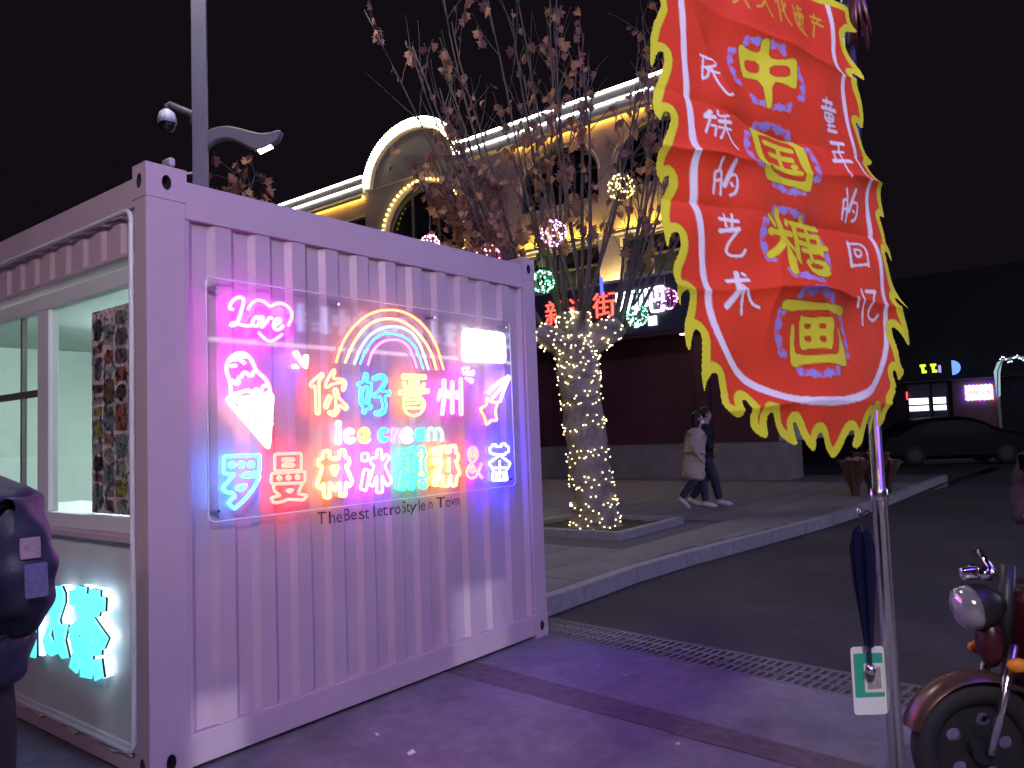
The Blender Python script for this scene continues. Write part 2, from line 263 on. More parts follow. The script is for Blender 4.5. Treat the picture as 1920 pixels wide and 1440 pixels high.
  ('e2','warm_white',9,[(1,[(1604,1598),(1563,1578),(1556,1541),(1578,1512),(1623,1509),(1653,1526),(1630,1535),(1607,1524),(1582,1541),(1648,1556),(1638,1585)]),(1,[(1620,1571),(1618,1566),(1612,1563),(1605,1563),(1599,1566),(1597,1571),(1599,1576),(1605,1579),(1612,1579),(1618,1576)])]),
  ('a','cyan',7,[(1,[(1744,1553),(1739,1534),(1726,1520),(1708,1516),(1691,1521),(1679,1536),(1676,1555),(1681,1574),(1694,1588),(1711,1593),(1728,1587),(1741,1573)]),(1,[(1726,1554),(1723,1541),(1716,1534),(1708,1534),(1702,1542),(1700,1554),(1703,1567),(1710,1574),(1718,1574),(1724,1566)]),(0,[(1748,1600),(1747,1515)])]),
  ('m','teal',9,[(0,[(1789,1510),(1795,1591),(1829,1594),(1847,1577),(1873,1589),(1904,1589),(1925,1562),(1922,1506)]),(0,[(1853,1577),(1850,1512)])]),
]
LETTERS = [[[(696,828),(627,830),(622,858),(523,858),(531,827),(477,828),(468,857),(379,858),(382,828),(323,828),(329,761),(382,759),(395,730),(461,724),(508,753),(568,724),(629,724),(634,758),(697,758)]],[[(508,740),(453,723),(294,640),(343,582),(367,581),(371,551),(462,538),(463,427),(577,419),(569,519),(665,539),(683,579),(706,642),(594,702)],[(512,664),(478,649),(551,648)],[(564,633),(555,608),(628,606)],[(470,637),(404,605),(462,605)]],[[(656,535),(582,513),(617,428),(701,448)]],[[(450,519),(371,535),(344,450),(417,425)]],[[(888,832),(812,839),(774,803),(774,759),(840,665),(830,643),(738,650),(774,567),(728,488),(784,476),(830,497),(916,469),(984,483),(1024,534),(975,597),(916,656),(975,735),(956,797)],[(926,615),(887,604),(868,547),(916,544),(945,573)]],[[(1215,638),(1136,656),(1130,429),(1213,426)]]]
FLAG_OUTLINE = [(-318,-271),(-300,-240),(-338,-200),(-282,-81),(-320,-7),(-319,59),(-311,58),(-302,31),(-289,24),(-287,40),(-304,80),(-326,126),(-327,151),(-315,170),(-306,149),(-296,144),(-291,155),(-303,182),(-327,217),(-330,253),(-311,278),(-306,261),(-297,259),(-297,274),(-326,319),(-333,349),(-333,393),(-327,394),(-318,372),(-306,362),(-298,372),(-303,394),(-328,427),(-333,463),(-325,491),(-319,492),(-317,473),(-305,465),(-296,472),(-304,496),(-322,525),(-324,559),(-315,570),(-305,542),(-293,528),(-285,538),(-291,564),(-300,598),(-301,630),(-298,631),(-288,612),(-274,599),(-265,604),(-265,626),(-271,654),(-261,668),(-228,676),(-221,649),(-213,644),(-208,652),(-215,678),(-210,695),(-193,706),(-174,709),(-174,679),(-165,666),(-157,670),(-151,694),(-132,712),(-90,725),(-100,693),(-100,684),(-93,684),(-84,708),(-65,730),(-48,736),(-43,710),(-34,702),(-25,709),(-16,732),(5,751),(30,734),(51,707),(63,701),(70,708),(56,726),(67,736),(92,728),(106,706),(120,687),(136,674),(137,681),(123,703),(122,720),(144,694),(161,668),(168,668),(169,685),(161,698),(196,693),(218,659),(266,628),(258,623),(272,621),(259,593),(269,586),(278,612),(312,589),(291,574),(289,549),(278,501),(295,501),(334,546),(339,510),(329,480),(302,438),(317,437),(329,469),(331,442),(308,397),(289,348),(301,334),(322,365),(326,321),(311,270),(309,254),(339,255),(336,235),(316,196),(309,178),(307,133),(334,128),(338,117),(323,112),(308,98),(300,52),(290,31),(322,48),(332,13),(322,-25),(302,-57),(295,-88),(333,-65),(338,-91),(320,-120),(305,-157),(299,-194),(368,-208),(348,-220),(329,-233),(330,-271)]
FLAG_STRIPE = [(-252,-246),(-252,-180),(-235,-97),(-240,23),(-243,122),(-247,201),(-249,293),(-248,325),(-248,388),(-254,475),(-252,525),(-236,569),(-208,603),(-160,629),(-99,645),(-22,652),(64,649),(148,631),(206,600),(250,550),(266,498),(262,439),(262,343),(259,253),(262,286),(258,123),(254,-61),(251,-117),(263,-174),(250,-242)]
FLAG_POLYS = [[[(-69,-55),(-51,-47),(-18,-48),(-13,-63),(-15,-72),(-7,-78),(4,-78),(8,-69),(6,-42),(40,-42),(77,-55),(87,-45),(72,11),(60,19),(35,12),(0,13),(-10,71),(-19,76),(-25,74),(-23,13),(-67,16),(-75,18),(-78,-44)],[(-62,-26),(-20,-30),(-24,-1),(-60,2),(-65,-11)],[(3,-26),(53,-33),(61,-27),(54,-5),(0,3)]],[[(-73,120),(3,129),(78,126),(74,184),(66,238),(50,243),(-6,235),(-71,243),(-82,224),(-85,189),(-76,128)],[(-55,134),(-19,129),(2,132),(54,131),(51,175),(52,221),(40,225),(-18,225),(-66,221),(-68,207),(-58,147)]],[[(0,385),(75,378),(85,392),(77,415),(16,418)],[(18,391),(64,389),(65,400),(23,403)]],[[(-99,477),(-75,475),(20,476),(103,471),(94,491),(62,488),(3,485),(-100,495)]],[[(-51,498),(-33,502),(45,497),(50,505),(43,556),(16,553),(-28,555),(-42,558),(-49,552)],[(-37,512),(-15,510),(-16,520),(-34,522)],[(7,509),(27,508),(28,520),(6,519)],[(-37,533),(-15,532),(-16,544),(-34,543)],[(5,531),(27,531),(25,544),(7,543)]],[[(-72,514),(-64,519),(-66,559),(-55,568),(42,566),(62,562),(67,537),(64,516),(72,514),(79,541),(83,575),(74,587),(39,580),(-48,582),(-67,590),(-78,580),(-75,522)]]]
FLAG_YELLOW = [(6,[(-43,151),(40,152)]),(6,[(-36,177),(32,176)]),(6,[(-55,210),(38,207)]),(6,[(0,150),(-13,209)]),(6,[(26,195),(34,191)]),(6.5,[(-78,313),(-70,325)]),(4.5,[(-22,311),(-29,320)]),(6.5,[(-90,345),(-23,339)]),(8,[(-51,298),(-51,346),(-52,418)]),(6.5,[(-58,357),(-79,380),(-97,389)]),(5,[(-43,357),(-28,372)]),(6.5,[(29,298),(36,309)]),(6,[(-10,315),(88,308)]),(7.5,[(-4,315),(-9,361),(-28,397)]),(5,[(9,335),(82,327)]),(6,[(80,327),(76,365)]),(5.5,[(0,352),(95,351)]),(5,[(7,367),(75,361)]),(6,[(43,318),(35,382)])]
FLAG_WHITE = [(2.6,[(-194,5),(-154,10)]),(2.6,[(-186,5),(-197,55)]),(2.6,[(-154,10),(-158,21),(-193,30)]),(2.6,[(-180,31),(-156,36)]),(2.6,[(-197,55),(-180,46),(-175,24)]),(2.6,[(-170,28),(-162,57),(-143,82),(-129,76)]),(5,[(-207,135),(-193,124)]),(4,[(-210,138),(-185,134)]),(2.6,[(-198,139),(-215,170)]),(2.6,[(-198,154),(-185,151),(-194,173)]),(2.6,[(-172,116),(-177,132),(-142,120)]),(4,[(-176,141),(-142,134)]),(2.6,[(-181,154),(-145,150)]),(2.6,[(-157,131),(-163,154),(-180,176)]),(2.6,[(-158,154),(-147,176),(-134,187)]),(2.6,[(-193,222),(-196,241)]),(2.6,[(-204,244),(-208,282)]),(2.6,[(-204,244),(-188,238),(-193,283)]),(2.6,[(-204,260),(-191,256)]),(5,[(-160,222),(-183,266)]),(2.6,[(-173,248),(-152,242),(-158,278),(-172,283)]),(3,[(-168,261),(-166,265)]),(3.5,[(-201,328),(-163,332)]),(2.6,[(-190,320),(-189,342)]),(2.6,[(-173,319),(-177,341)]),(4,[(-203,351),(-163,346)]),(2.6,[(-163,346),(-193,377),(-194,394),(-163,396),(-153,383)]),(4,[(-205,442),(-161,439)]),(5.5,[(-181,427),(-188,461),(-217,487)]),(2.6,[(-181,457),(-187,500)]),(2.6,[(-178,450),(-164,482),(-148,488)]),(3,[(-169,427),(-164,430)]),(2.8,[(172,11),(168,23)]),(4,[(154,23),(197,16)]),(4.5,[(147,40),(211,29)]),(2.8,[(165,26),(168,37)]),(2.8,[(189,22),(183,35)]),(2.8,[(156,49),(202,41),(194,60),(154,67),(156,49)]),(2.8,[(153,60),(198,51)]),(2.8,[(178,44),(170,85)]),(2.8,[(164,75),(198,67)]),(4,[(164,86),(201,80)]),(4.5,[(169,112),(215,106)]),(2.8,[(172,132),(209,127)]),(5,[(157,159),(218,150)]),(2.8,[(196,110),(182,196)]),(2.8,[(172,132),(166,158)]),(2.8,[(175,221),(179,239)]),(2.8,[(166,244),(162,281)]),(2.8,[(166,244),(181,240),(175,285)]),(2.8,[(164,263),(179,259)]),(4.5,[(207,219),(184,263)]),(2.8,[(197,245),(222,241),(212,276),(196,282)]),(3,[(199,261),(204,263)]),(5,[(171,331),(165,381)]),(2.8,[(167,334),(227,327),(219,378)]),(2.8,[(163,381),(220,374)]),(2.8,[(187,344),(208,343),(204,358),(186,360),(187,344)]),(2.8,[(183,430),(178,498)]),(4.5,[(160,450),(162,463)]),(4,[(197,432),(229,431)]),(2.8,[(229,431),(192,478),(217,491),(237,476)])]
FLAG_GOLD = [(3.4,[(-50,-178),(-64,-154),(-78,-145)]),(3.4,[(-51,-162),(-41,-140)]),(3.4,[(20,-214),(14,-176),(1,-156),(-17,-150)]),(3.4,[(10,-190),(17,-165),(34,-145)]),(3.4,[(0,-200),(43,-203)]),(3.4,[(64,-218),(56,-189)]),(3.4,[(68,-212),(62,-144)]),(3.4,[(88,-237),(78,-176),(86,-154),(98,-145)]),(3.4,[(93,-198),(74,-173)]),(3.4,[(118,-202),(120,-190)]),(4,[(119,-183),(119,-160),(138,-151),(163,-146)]),(3.4,[(138,-209),(139,-194)]),(3.4,[(130,-199),(152,-204)]),(3.4,[(127,-186),(150,-192)]),(3.4,[(126,-180),(158,-189)]),(3.4,[(134,-181),(130,-162)]),(3.4,[(134,-179),(154,-185),(151,-171)]),(3.4,[(142,-177),(134,-156)]),(3.4,[(144,-165),(153,-156)]),(3.4,[(199,-209),(203,-203)]),(3.4,[(186,-200),(223,-201)]),(3.4,[(191,-189),(201,-189),(190,-152)]),(3.4,[(194,-190),(227,-186)]),(3.4,[(214,-203),(209,-191)])]
FLAG_CENTRES = [(-7,-1),(-5,179),(-10,360),(-6,529)]
FLAG_A = [0.9578,-0.2874,0.0055]
FLAG_B = [-0.145,-0.1275,-0.9812]
FLAG_O = [-0.3211,-3.0631,2.2081]

M_ = {}
M_['pink'] = pbr('pink_paint', (0.52, 0.395, 0.46), 0.42, var=0.05, scale=3, bump=0.05, bscale=25, dirt=(0.42, 0.32, 0.37), dscale=1.1, dlo=0.52, dhi=0.85)
M_['white'] = pbr('white_paint', (0.62, 0.63, 0.66), 0.45, var=0.05, scale=4)
M_['alu'] = pbr('white_aluminium', (0.66, 0.68, 0.70), 0.35, var=0.04, scale=5)
M_['dark'] = pbr('black_plastic', (0.018, 0.018, 0.02), 0.45, var=0.2)
M_['hole'] = pbr('dark_steel_and_shade', (0.03, 0.03, 0.035), 0.6)
M_['asphalt'] = pbr('asphalt', (0.034, 0.030, 0.034), 0.8, var=0.45, scale=55, bump=0.7, bscale=220, dirt=(0.062, 0.060, 0.060), dscale=0.6)
M_['concrete'] = pbr('concrete', (0.175, 0.17, 0.185), 0.8, var=0.22, scale=9, bump=0.35, bscale=120, dirt=(0.10, 0.097, 0.108), dscale=1.7, dlo=0.48, dhi=0.72)
M_['patch'] = pbr('tar_patch', (0.115, 0.090, 0.098), 0.85, var=0.35, scale=14, bump=0.5, bscale=160)
M_['slab'] = pbr('paving_slab', (0.20, 0.195, 0.19), 0.8, var=0.18, scale=4, bump=0.3, bscale=110, dirt=(0.14, 0.135, 0.13), dscale=1.2)
M_['joint'] = pbr('joint_sand', (0.10, 0.10, 0.10), 0.95, var=0.3, scale=30)
M_['kerb'] = pbr('kerb_stone', (0.28, 0.28, 0.28), 0.75, var=0.2, scale=12, bump=0.35, bscale=90)
M_['iron'] = pbr('cast_iron', (0.17, 0.165, 0.165), 0.6, metal=0.3, var=0.35, scale=25, bump=0.4, bscale=140)
M_['bark'] = pbr('bark', (0.23, 0.20, 0.16), 0.9, var=0.4, scale=5, bump=0.8, bscale=22, dirt=(0.34, 0.32, 0.27), dscale=3)
M_['twig'] = pbr('twig_bark', (0.13, 0.105, 0.085), 0.9, var=0.3, scale=8)
M_['leaf'] = pbr('dry_leaf', (0.32, 0.165, 0.08), 0.75, var=0.45, scale=2.2)
M_['soil'] = pbr('soil', (0.05, 0.042, 0.036), 0.95, var=0.4, scale=18, bump=0.9, bscale=40)
M_['steel'] = pbr('stainless_steel', (0.72, 0.73, 0.75), 0.24, metal=1.0, var=0.02, scale=2)
M_['chrome'] = pbr('chrome', (0.82, 0.82, 0.84), 0.08, metal=1.0, var=0.02)
M_['pole'] = pbr('grey_pole_paint', (0.17, 0.17, 0.18), 0.5, var=0.08, scale=3)
M_['cream'] = pbr('cream_stucco', (0.50, 0.45, 0.36), 0.85, var=0.12, scale=1.2, bump=0.2, bscale=40, dirt=(0.40, 0.36, 0.29), dscale=0.5)
M_['trimst'] = pbr('stone_trim', (0.46, 0.43, 0.38), 0.8, var=0.1, scale=2)
M_['redwall'] = pbr('dark_red_panel', (0.10, 0.030, 0.035), 0.6, var=0.2, scale=1.5)
M_['band'] = pbr('dark_sign_band', (0.055, 0.06, 0.085), 0.4, var=0.1)
M_['tile'] = pbr('terrace_stone', (0.24, 0.21, 0.18), 0.8, var=0.2, scale=2.5, bump=0.2)
M_['wframe'] = pbr('dark_window_frame', (0.10, 0.095, 0.09), 0.5, var=0.1)
M_['rubber'] = pbr('rubber', (0.016, 0.016, 0.017), 0.75, var=0.3, scale=30)
M_['navy'] = pbr('navy_jacket', (0.012, 0.015, 0.045), 0.55, var=0.3, scale=5, bump=0.35, bscale=30)
M_['black'] = pbr('black_cloth', (0.012, 0.012, 0.014), 0.85, var=0.3, scale=9, bump=0.3, bscale=50)
M_['denim'] = pbr('dark_denim', (0.028, 0.032, 0.055), 0.9, var=0.25, scale=14, bump=0.3, bscale=90)
M_['coat'] = pbr('beige_wool', (0.42, 0.36, 0.29), 0.95, var=0.15, scale=8, bump=0.3, bscale=80)
M_['maroon'] = pbr('maroon_coat', (0.020, 0.006, 0.012), 0.85, var=0.3, scale=6, bump=0.3, bscale=60)
M_['skin'] = pbr('skin', (0.46, 0.29, 0.22), 0.55, var=0.08, scale=8)
M_['hair'] = pbr('dark_hair', (0.010, 0.008, 0.008), 0.5, var=0.3, scale=30)
M_['shoe'] = pbr('white_shoe', (0.62, 0.61, 0.60), 0.6, var=0.1)
M_['mask'] = pbr('face_mask', (0.72, 0.73, 0.75), 0.85, var=0.04)
M_['glass'] = glass('window_glass', (0.90, 0.95, 0.94), 1.0)
M_['acrylic'] = glass('acrylic', (0.97, 0.97, 0.98), 0.85, 0.03)
M_['edge'] = pbr('acrylic_edge', (0.75, 0.75, 0.78), 0.3, var=0.03)
M_['carglass'] = pbr('car_glass', (.006, .006, .007), .35, var=.1, spec=.15)
M_['darkglass'] = pbr('dark_glass', (0.012, 0.014, 0.017), 0.06, var=0.1, spec=0.7)
M_['teal'] = pbr('interior_panel', (0.62, 0.74, 0.70), 0.5, var=0.05)
M_['counter'] = pbr('counter_top', (0.10, 0.105, 0.11), 0.3, var=0.1)
M_['red_paint'] = pbr('dark_red_paint', (0.05, 0.008, 0.014), 0.35, var=0.1)
M_['orange'] = pbr('amber_lens', (0.75, 0.26, 0.02), 0.25, var=0.1)
M_['ink'] = pbr('dark_lettering', (0.055, 0.03, 0.055), 0.6, var=0.1)
M_['paper'] = pbr('kraft_wrap', (0.09, 0.045, 0.022), 0.7, var=0.4, scale=6, bump=0.6, bscale=20)
M_['petal'] = pbr('petals', (0.40, 0.16, 0.14), 0.8, var=0.4, scale=20)
M_['carpaint'] = pbr('black_car_paint', (0.005, 0.005, 0.006), 0.4, var=0.1, spec=0.12)
M_['wire'] = pbr('cable', (0.04, 0.045, 0.04), 0.6)
M_['farwall'] = pbr('far_wall', (0.022, 0.020, 0.023), 0.85, var=0.2, scale=1.0)
M_['brownwall'] = pbr('brown_wall', (0.20, 0.12, 0.08), 0.85, var=0.2, scale=1.0)
M_['wash'] = emi('added_facade_glow', (1.0, .72, .30), 80.0)
M_['ledwhite'] = emi('white_led', (1.0, 0.97, 0.90), 16.0)
M_['bulb'] = emi('warm_bulb', (1.0, 0.80, 0.40), 9.0)
M_['tubelight'] = emi('fluorescent_tube', (0.94, 1.0, 0.98), 230.0)

# ================================================================== ground, road, drain
K = 0.108                                                   # the drain runs across the lane, slightly askew
def dl(y): return 3.085 + K * (y + 0.05)
def dr(y): return 3.500 + K * (y + 0.05)
def sheet(name, pts, z, mat, kind='structure', sub=None):
    o = plate(name, [pts], 0.04, Matrix.Translation((0, 0, z - 0.02)), mat); return tag(o, kind=kind)
Y0, Y1 = -60.0, 60.0
g = sheet('ground', [(-260, -260), (dl(-260), -260), (dl(260), 260), (-260, 260)], 0.0, M_['concrete'])
road = sheet('road', [(dr(-260), -260), (420, -260), (420, 260), (dr(260), 260)], -0.004, M_['asphalt'])
ch = MB()
for (a, b, z) in (((-9.0), 0.9, 0),):
    y0, y1 = a, b
    ch.add([(dl(y0), y0, -0.30), (dr(y0), y0, -0.30), (dr(y1), y1, -0.30), (dl(y1), y1, -0.30)], [(0, 1, 2, 3)])
    ch.add([(dl(y0), y0, -0.30), (dl(y1), y1, -0.30), (dl(y1), y1, -0.0395), (dl(y0), y0, -0.0395)], [(0, 1, 2, 3)])
    ch.add([(dr(y0), y0, -0.30), (dr(y1), y1, -0.30), (dr(y1), y1, -0.0395), (dr(y0), y0, -0.0395)], [(0, 1, 2, 3)])
tag(ch.build('drain_channel', M_['hole']), kind='structure')
fill = MB()
for y0, y1 in ((-260, -9.0), (0.9, 260)):
    fill.add([(dl(y0) - .01, y0, -0.006), (dr(y0) + .01, y0, -0.006), (dr(y1) + .01, y1, -0.006), (dl(y1) - .01, y1, -0.006)], [(0, 1, 2, 3)])
tag(fill.build('ground_strip', M_['asphalt']), kind='structure')
# grate panels with real slots
ang = math.atan(K)
drain = empty('drain_grating', (dl(0) + 0.207, 0, 0), -ang, 'row of grey cast iron drain gratings with slots across the lane', 'drain')
PL = 0.405
loops = [[(-0.200, -PL / 2 + .004), (0.200, -PL / 2 + .004), (0.200, PL / 2 - .004), (-0.200, PL / 2 - .004)]]
for r_ in range(3):
    for k in range(7):
        loops.append(slot(-0.126 + 0.126 * r_, -PL / 2 + 0.038 + k * 0.0548, 0.104, 0.034, 5))
gme = curve_mesh(loops, 0.03, 'grate_panel'); gme.materials.append(M_['iron'])
for i in range(22):
    o = bpy.data.objects.new('grate_panel', gme); COL.objects.link(o); o.parent = drain
    o.location = (0, 0.62 - PL * (i + 0.5), -0.016)
rim = MB()
for sx in (-0.2065, 0.2065): rim.box((sx - 0.0045, 0.62 - PL * 22, -0.05), (sx + 0.0045, 0.62, 0.002))
rim.build('grate_frame', M_['iron'], drain)
# dark tar strip beside the drain
random.seed(5)
L1 = []; L2 = []
for i in range(60):
    y = 0.10 - i * 0.09
    L1.append((2.235 + 0.115 * (y + 0.1) + random.uniform(-.003, .003), y)); L2.append((1.965 + 0.085 * (y + 0.1) + random.uniform(-.006, .006), y))
tag(plate('tar_strip', [L1 + L2[::-1]], 0.008, Matrix.Translation((0, 0, 0.0005)), M_['patch']), kind='structure')
# kerb line + pavement
KL = [(3.13, 0.33), (4.4, 0.36), (5.6, 0.40), (6.8, 0.26), (8.6, 0.07), (10.8, -0.13), (14.0, -0.16), (17.5, -0.12), (19.6, -0.15)]
def kerb_pt(s):
    acc = 0
    for a, b in zip(KL[:-1], KL[1:]):
        d = math.dist(a, b)
        if s <= acc + d:
            t_ = (s - acc) / d; return (a[0] + (b[0] - a[0]) * t_, a[1] + (b[1] - a[1]) * t_)
        acc += d
    return KL[-1]
KLs = chaikin([(x, y, 0) for x, y in KL], 2); KL = [(p.x, p.y) for p in KLs]
tot = sum(math.dist(a, b) for a, b in zip(KL[:-1], KL[1:]))
SW = 0.15
side = [(p[0], p[1] + 0.13) for p in KL]
pav = tag(plate('pavement', [side + [(19.6, 60), (3.13, 60)]], 0.12, Matrix.Translation((0, 0, SW - 0.008 - 0.06)), M_['joint']), kind='structure')
kerb = empty('kerb', (3.13, 0.33, 0)); tag(kerb, kind='structure')
n = int(tot / 0.99)
for i in range(n):
    a = Vector((*kerb_pt(tot * i / n + 0.004), 0)); b = Vector((*kerb_pt(tot * (i + 1) / n - 0.004), 0))
    d = (b - a); dn = d.normalized(); nn = Vector((-dn.y, dn.x, 0))
    Mx = frame_matrix(a - kerb.location, dn, nn)
    m = MB(); m.bbox((0, 0, -0.10), (d.length, 0.125, SW + 0.004), 0.014, 0, Mx)
    m.build('kerb_stone', M_['kerb'], kerb)
# slabs laid as single pieces near the camera, joints open
slab = MB(); slab.bbox((-0.297, -0.297, -0.02), (0.297, 0.297, 0.0), 0.004); sme = slab.mesh('paving_slab'); sme.materials.append(M_['slab'])
cnt = 0
random.seed(8)
rest = MB()
for j in range(0, 40):
    for i in range(0, 28):
        x = 3.43 + i * 0.6; y = 0.80 + j * 0.6
        # edge row follows the kerb
        ky = min(KL, key=lambda p: abs(p[0] - x))[1] + 0.13
        if y - 0.3 < ky + 0.002 or x > 17.2: continue
        if (x + 0.3 > 6.69 and x - 0.3 < 8.68 and y + 0.3 > 1.46 and y - 0.3 < 3.41): continue
        zz = SW - random.uniform(0, 0.003)
        if cnt < 300 and j < 17:
            o = bpy.data.objects.new('paving_slab', sme); COL.objects.link(o); o.parent = pav; o.location = (x, y, zz); cnt += 1
        else: rest.box((x - .297, y - .297, zz - .02), (x + .297, y + .297, zz))
for i in range(0, 28):                                      # cut row between kerb and first full row, and round the tree pit
    x = 3.43 + i * 0.6
    if x > 17.2: continue
    ky = max(p[1] for p in KL if abs(p[0] - x) < 0.45) + 0.135
    y = 0.80
    while y - 0.3 >= ky + 0.002: y -= 0.6
    if y + 0.297 > ky + 0.02:
        rest.box((x - .297, ky, SW - .022), (x + .297, min(0.80 - 0.303 if y < 0.8 else y + .297, y + 0.297), SW - 0.001))
    if y - 0.3 < ky and y < -0.4: pass
for j in range(-3, 1):
    for i in range(5, 28):
        x = 3.43 + i * 0.6; y = 0.80 + (j - 1) * 0.6
        ky = max(p[1] for p in KL if abs(p[0] - x) < 0.45) + 0.135
        if y - 0.3 >= ky and x < 17.2: rest.box((x - .297, y - .297, SW - .021), (x + .297, y + .297, SW - .001))
ro = rest.build('paving_slabs_far', M_['slab'], pav); ro['kind'] = 'stuff'; ro.name = 'far_paving'
# tree pit
pit = empty('tree_planter', (7.68, 2.43, SW), 0.02, 'low square stone planter rim round the lit tree', 'planter')
m = MB(); hw = 0.93
for a, b in (((-hw, -hw), (hw, -hw + .11)), ((-hw, hw - .11), (hw, hw)), ((-hw, -hw + .111), (-hw + .11, hw - .111)), ((hw - .11, -hw + .111), (hw, hw - .111))):
    q = MB(); q.bbox((a[0], a[1], -0.02), (b[0], b[1], 0.10), 0.012); q.build('rim_stone', M_['kerb'], pit)
bm = bmesh.new(); bmesh.ops.create_grid(bm, x_segments=24, y_segments=24, size=0.81)
for v in bm.verts: v.co.z = 0.035 + random.uniform(-.012, .012)
MB().bm(bm).build('soil', M_['soil'], pit)
# litter on the apron
for k, (x, y, s) in enumerate(((0.93, -0.72, 0.022), (1.0, -0.40, 0.012), (2.52, -1.0, 0.016), (2.6, -0.75, 0.010), (1.72, -1.75, 0.012))):
    m = MB(); m.add([(-s, -s * .5, .002), (s * .8, -s * .6, .004), (s, s * .5, .012), (-s * .6, s * .7, .003), (-s, -s * .5, .0), (s * .8, -s * .6, .0), (s, s * .5, .0), (-s * .6, s * .7, .0)], [(0, 1, 2, 3), (4, 7, 6, 5), (0, 4, 5, 1), (1, 5, 6, 2), (2, 6, 7, 3), (3, 7, 4, 0)])
    o = m.build('paper_scrap', M_['mask']); o.location = (x, y, 0.001); o.rotation_euler = (0, 0, k * 1.3)
    tag(o, ['larger scrap of white litter on the purple lit ground in front of the container', 'tiny white litter scrap close to the container base', 'white litter scrap between the tar strip and the drain', 'tiny white scrap beside the drain gratings', 'tiny white scrap on the dark tar strip'][k], 'litter')

# ================================================================== container
CH = 2.896; CL = 5.9; CW = 3.09
cont = empty('container_kiosk', (0, 0, 0), 0, 'pink shipping container kiosk with neon sign on its end and a serving window', 'container')
def cpart(name, mb, mat, parent=None, smooth=False): return mb.build(name, mat, parent or cont, smooth)
for (x0, x1, y0, y1) in ((0, .195, 0, .118), (CW - .14, CW, 0, .118), (0, .195, CL - .118, CL), (CW - .14, CW, CL - .118, CL)):
    cpart('corner_post', MB().bbox((x0, y0, 0.16), (x1, y1, CH - 0.165), 0.006), M_['pink'])
def casting_mesh(wx, wy, h, flipx, flipy):
    m = MB(); t = 0.003
    ix, iy = (-1 if flipx else 1), (-1 if flipy else 1)
    def T(p): return Vector((p[0] * ix, p[1] * iy, p[2]))
    # outer shell: front (y=0), side (x=0) with ovals, plus the other faces plain
    for face in ('front', 'side'):
        L_ = wx if face == 'front' else wy
        N = 20; ov = []; rc = []
        for i in range(N):
            a = 2 * math.pi * i / N; c, s_ = math.cos(a), math.sin(a)
            ov.append((L_ / 2 + 0.024 * c, h / 2 + 0.037 * s_))
            k = min((L_ / 2) / max(abs(c), 1e-6), (h / 2) / max(abs(s_), 1e-6)); rc.append((L_ / 2 + k * c, h / 2 + k * s_))
        # add the rectangle corners so the outline is square
        def P(u, v, d): return T((u, d, v)) if face == 'front' else T((d, u, v))
        vs_ = [P(u, v, 0) for u, v in rc] + [P(u, v, 0) for u, v in ov] + [P(u, v, 0.05) for u, v in ov] + [P(L_ / 2, h / 2, 0.05)]
        fs = []; dk = []
        for i in range(N):
            j = (i + 1) % N; fs += [(i, j, N + j, N + i)]; dk.append((N + i, N + j, 2 * N + j, 2 * N + i))
            ca, cb = rc[i], rc[j]
            if (abs(ca[0] - cb[0]) > 1e-6) and (abs(ca[1] - cb[1]) > 1e-6):
                cx_ = 0 if min(ca[0], cb[0]) < L_ * .3 else L_; cz_ = 0 if min(ca[1], cb[1]) < h * .3 else h
                vs_.append(P(cx_, cz_, 0)); fs.append((i, j, len(vs_) - 1))
        m.add(vs_, fs); m.add(vs_, dk, 1)
        m.add([P(u, v, 0.049) for u, v in ov], [tuple(range(N))], 1)
    c8 = [T(p) for p in ((0, 0, 0), (wx, 0, 0), (wx, wy, 0), (0, wy, 0), (0, 0, h), (wx, 0, h), (wx, wy, h), (0, wy, h))]
    m.add(c8, [(0, 3, 2, 1), (4, 5, 6, 7), (1, 2, 6, 5), (2, 3, 7, 6)])
    return m
for (x, y, fx, fy) in ((-.002, -.002, 0, 0), (CW + .002, -.002, 1, 0), (-.002, CL + .002, 0, 1), (CW + .002, CL + .002, 1, 1)):
    for z in (0.0, CH - 0.165):
        m = casting_mesh(0.205 if not fx else 0.150, 0.130, 0.165, fx, fy)
        o = m.build('corner_casting', [M_['pink'], M_['hole']], cont); o.location = (x, y, z)  # hole walls coloured dark to stand for the shade inside
# rails
cpart('top_rail', MB().bbox((.195, .004, 2.655), (CW - .14, .10, 2.842), 0.006), M_['pink'])
cpart('top_rail', MB().bbox((.004, .118, 2.70), (.10, CL - .118, 2.842), 0.006), M_['pink'])
cpart('top_rail', MB().bbox((CW - .10, .118, 2.66), (CW - .004, CL - .118, 2.842), 0.006), M_['pink'])
cpart('top_rail', MB().bbox((.195, CL - .10, 2.66), (CW - .14, CL - .004, 2.842), 0.006), M_['pink'])
cpart('bottom_rail', MB().bbox((.20, .004, 0.022), (CW - .145, .12, 0.172), 0.006), M_['pink'])
cpart('bottom_rail', MB().bbox((.004, .125, 0.022), (.12, CL - .125, 0.098), 0.006), M_['pink'])
cpart('bottom_rail', MB().bbox((CW - .12, .125, 0.022), (CW - .004, CL - .125, 0.17), 0.006), M_['pink'])
cpart('bottom_rail', MB().bbox((.20, CL - .12, 0.022), (CW - .145, CL - .004, 0.17), 0.006), M_['pink'])
cpart('roof', MB().box((.215, .14, 2.80), (CW - .16, CL - .14, 2.825)), M_['pink'])
cpart('floor', MB().box((.03, .05, 0.05), (CW - .03, CL - .05, 0.10)), M_['counter'])
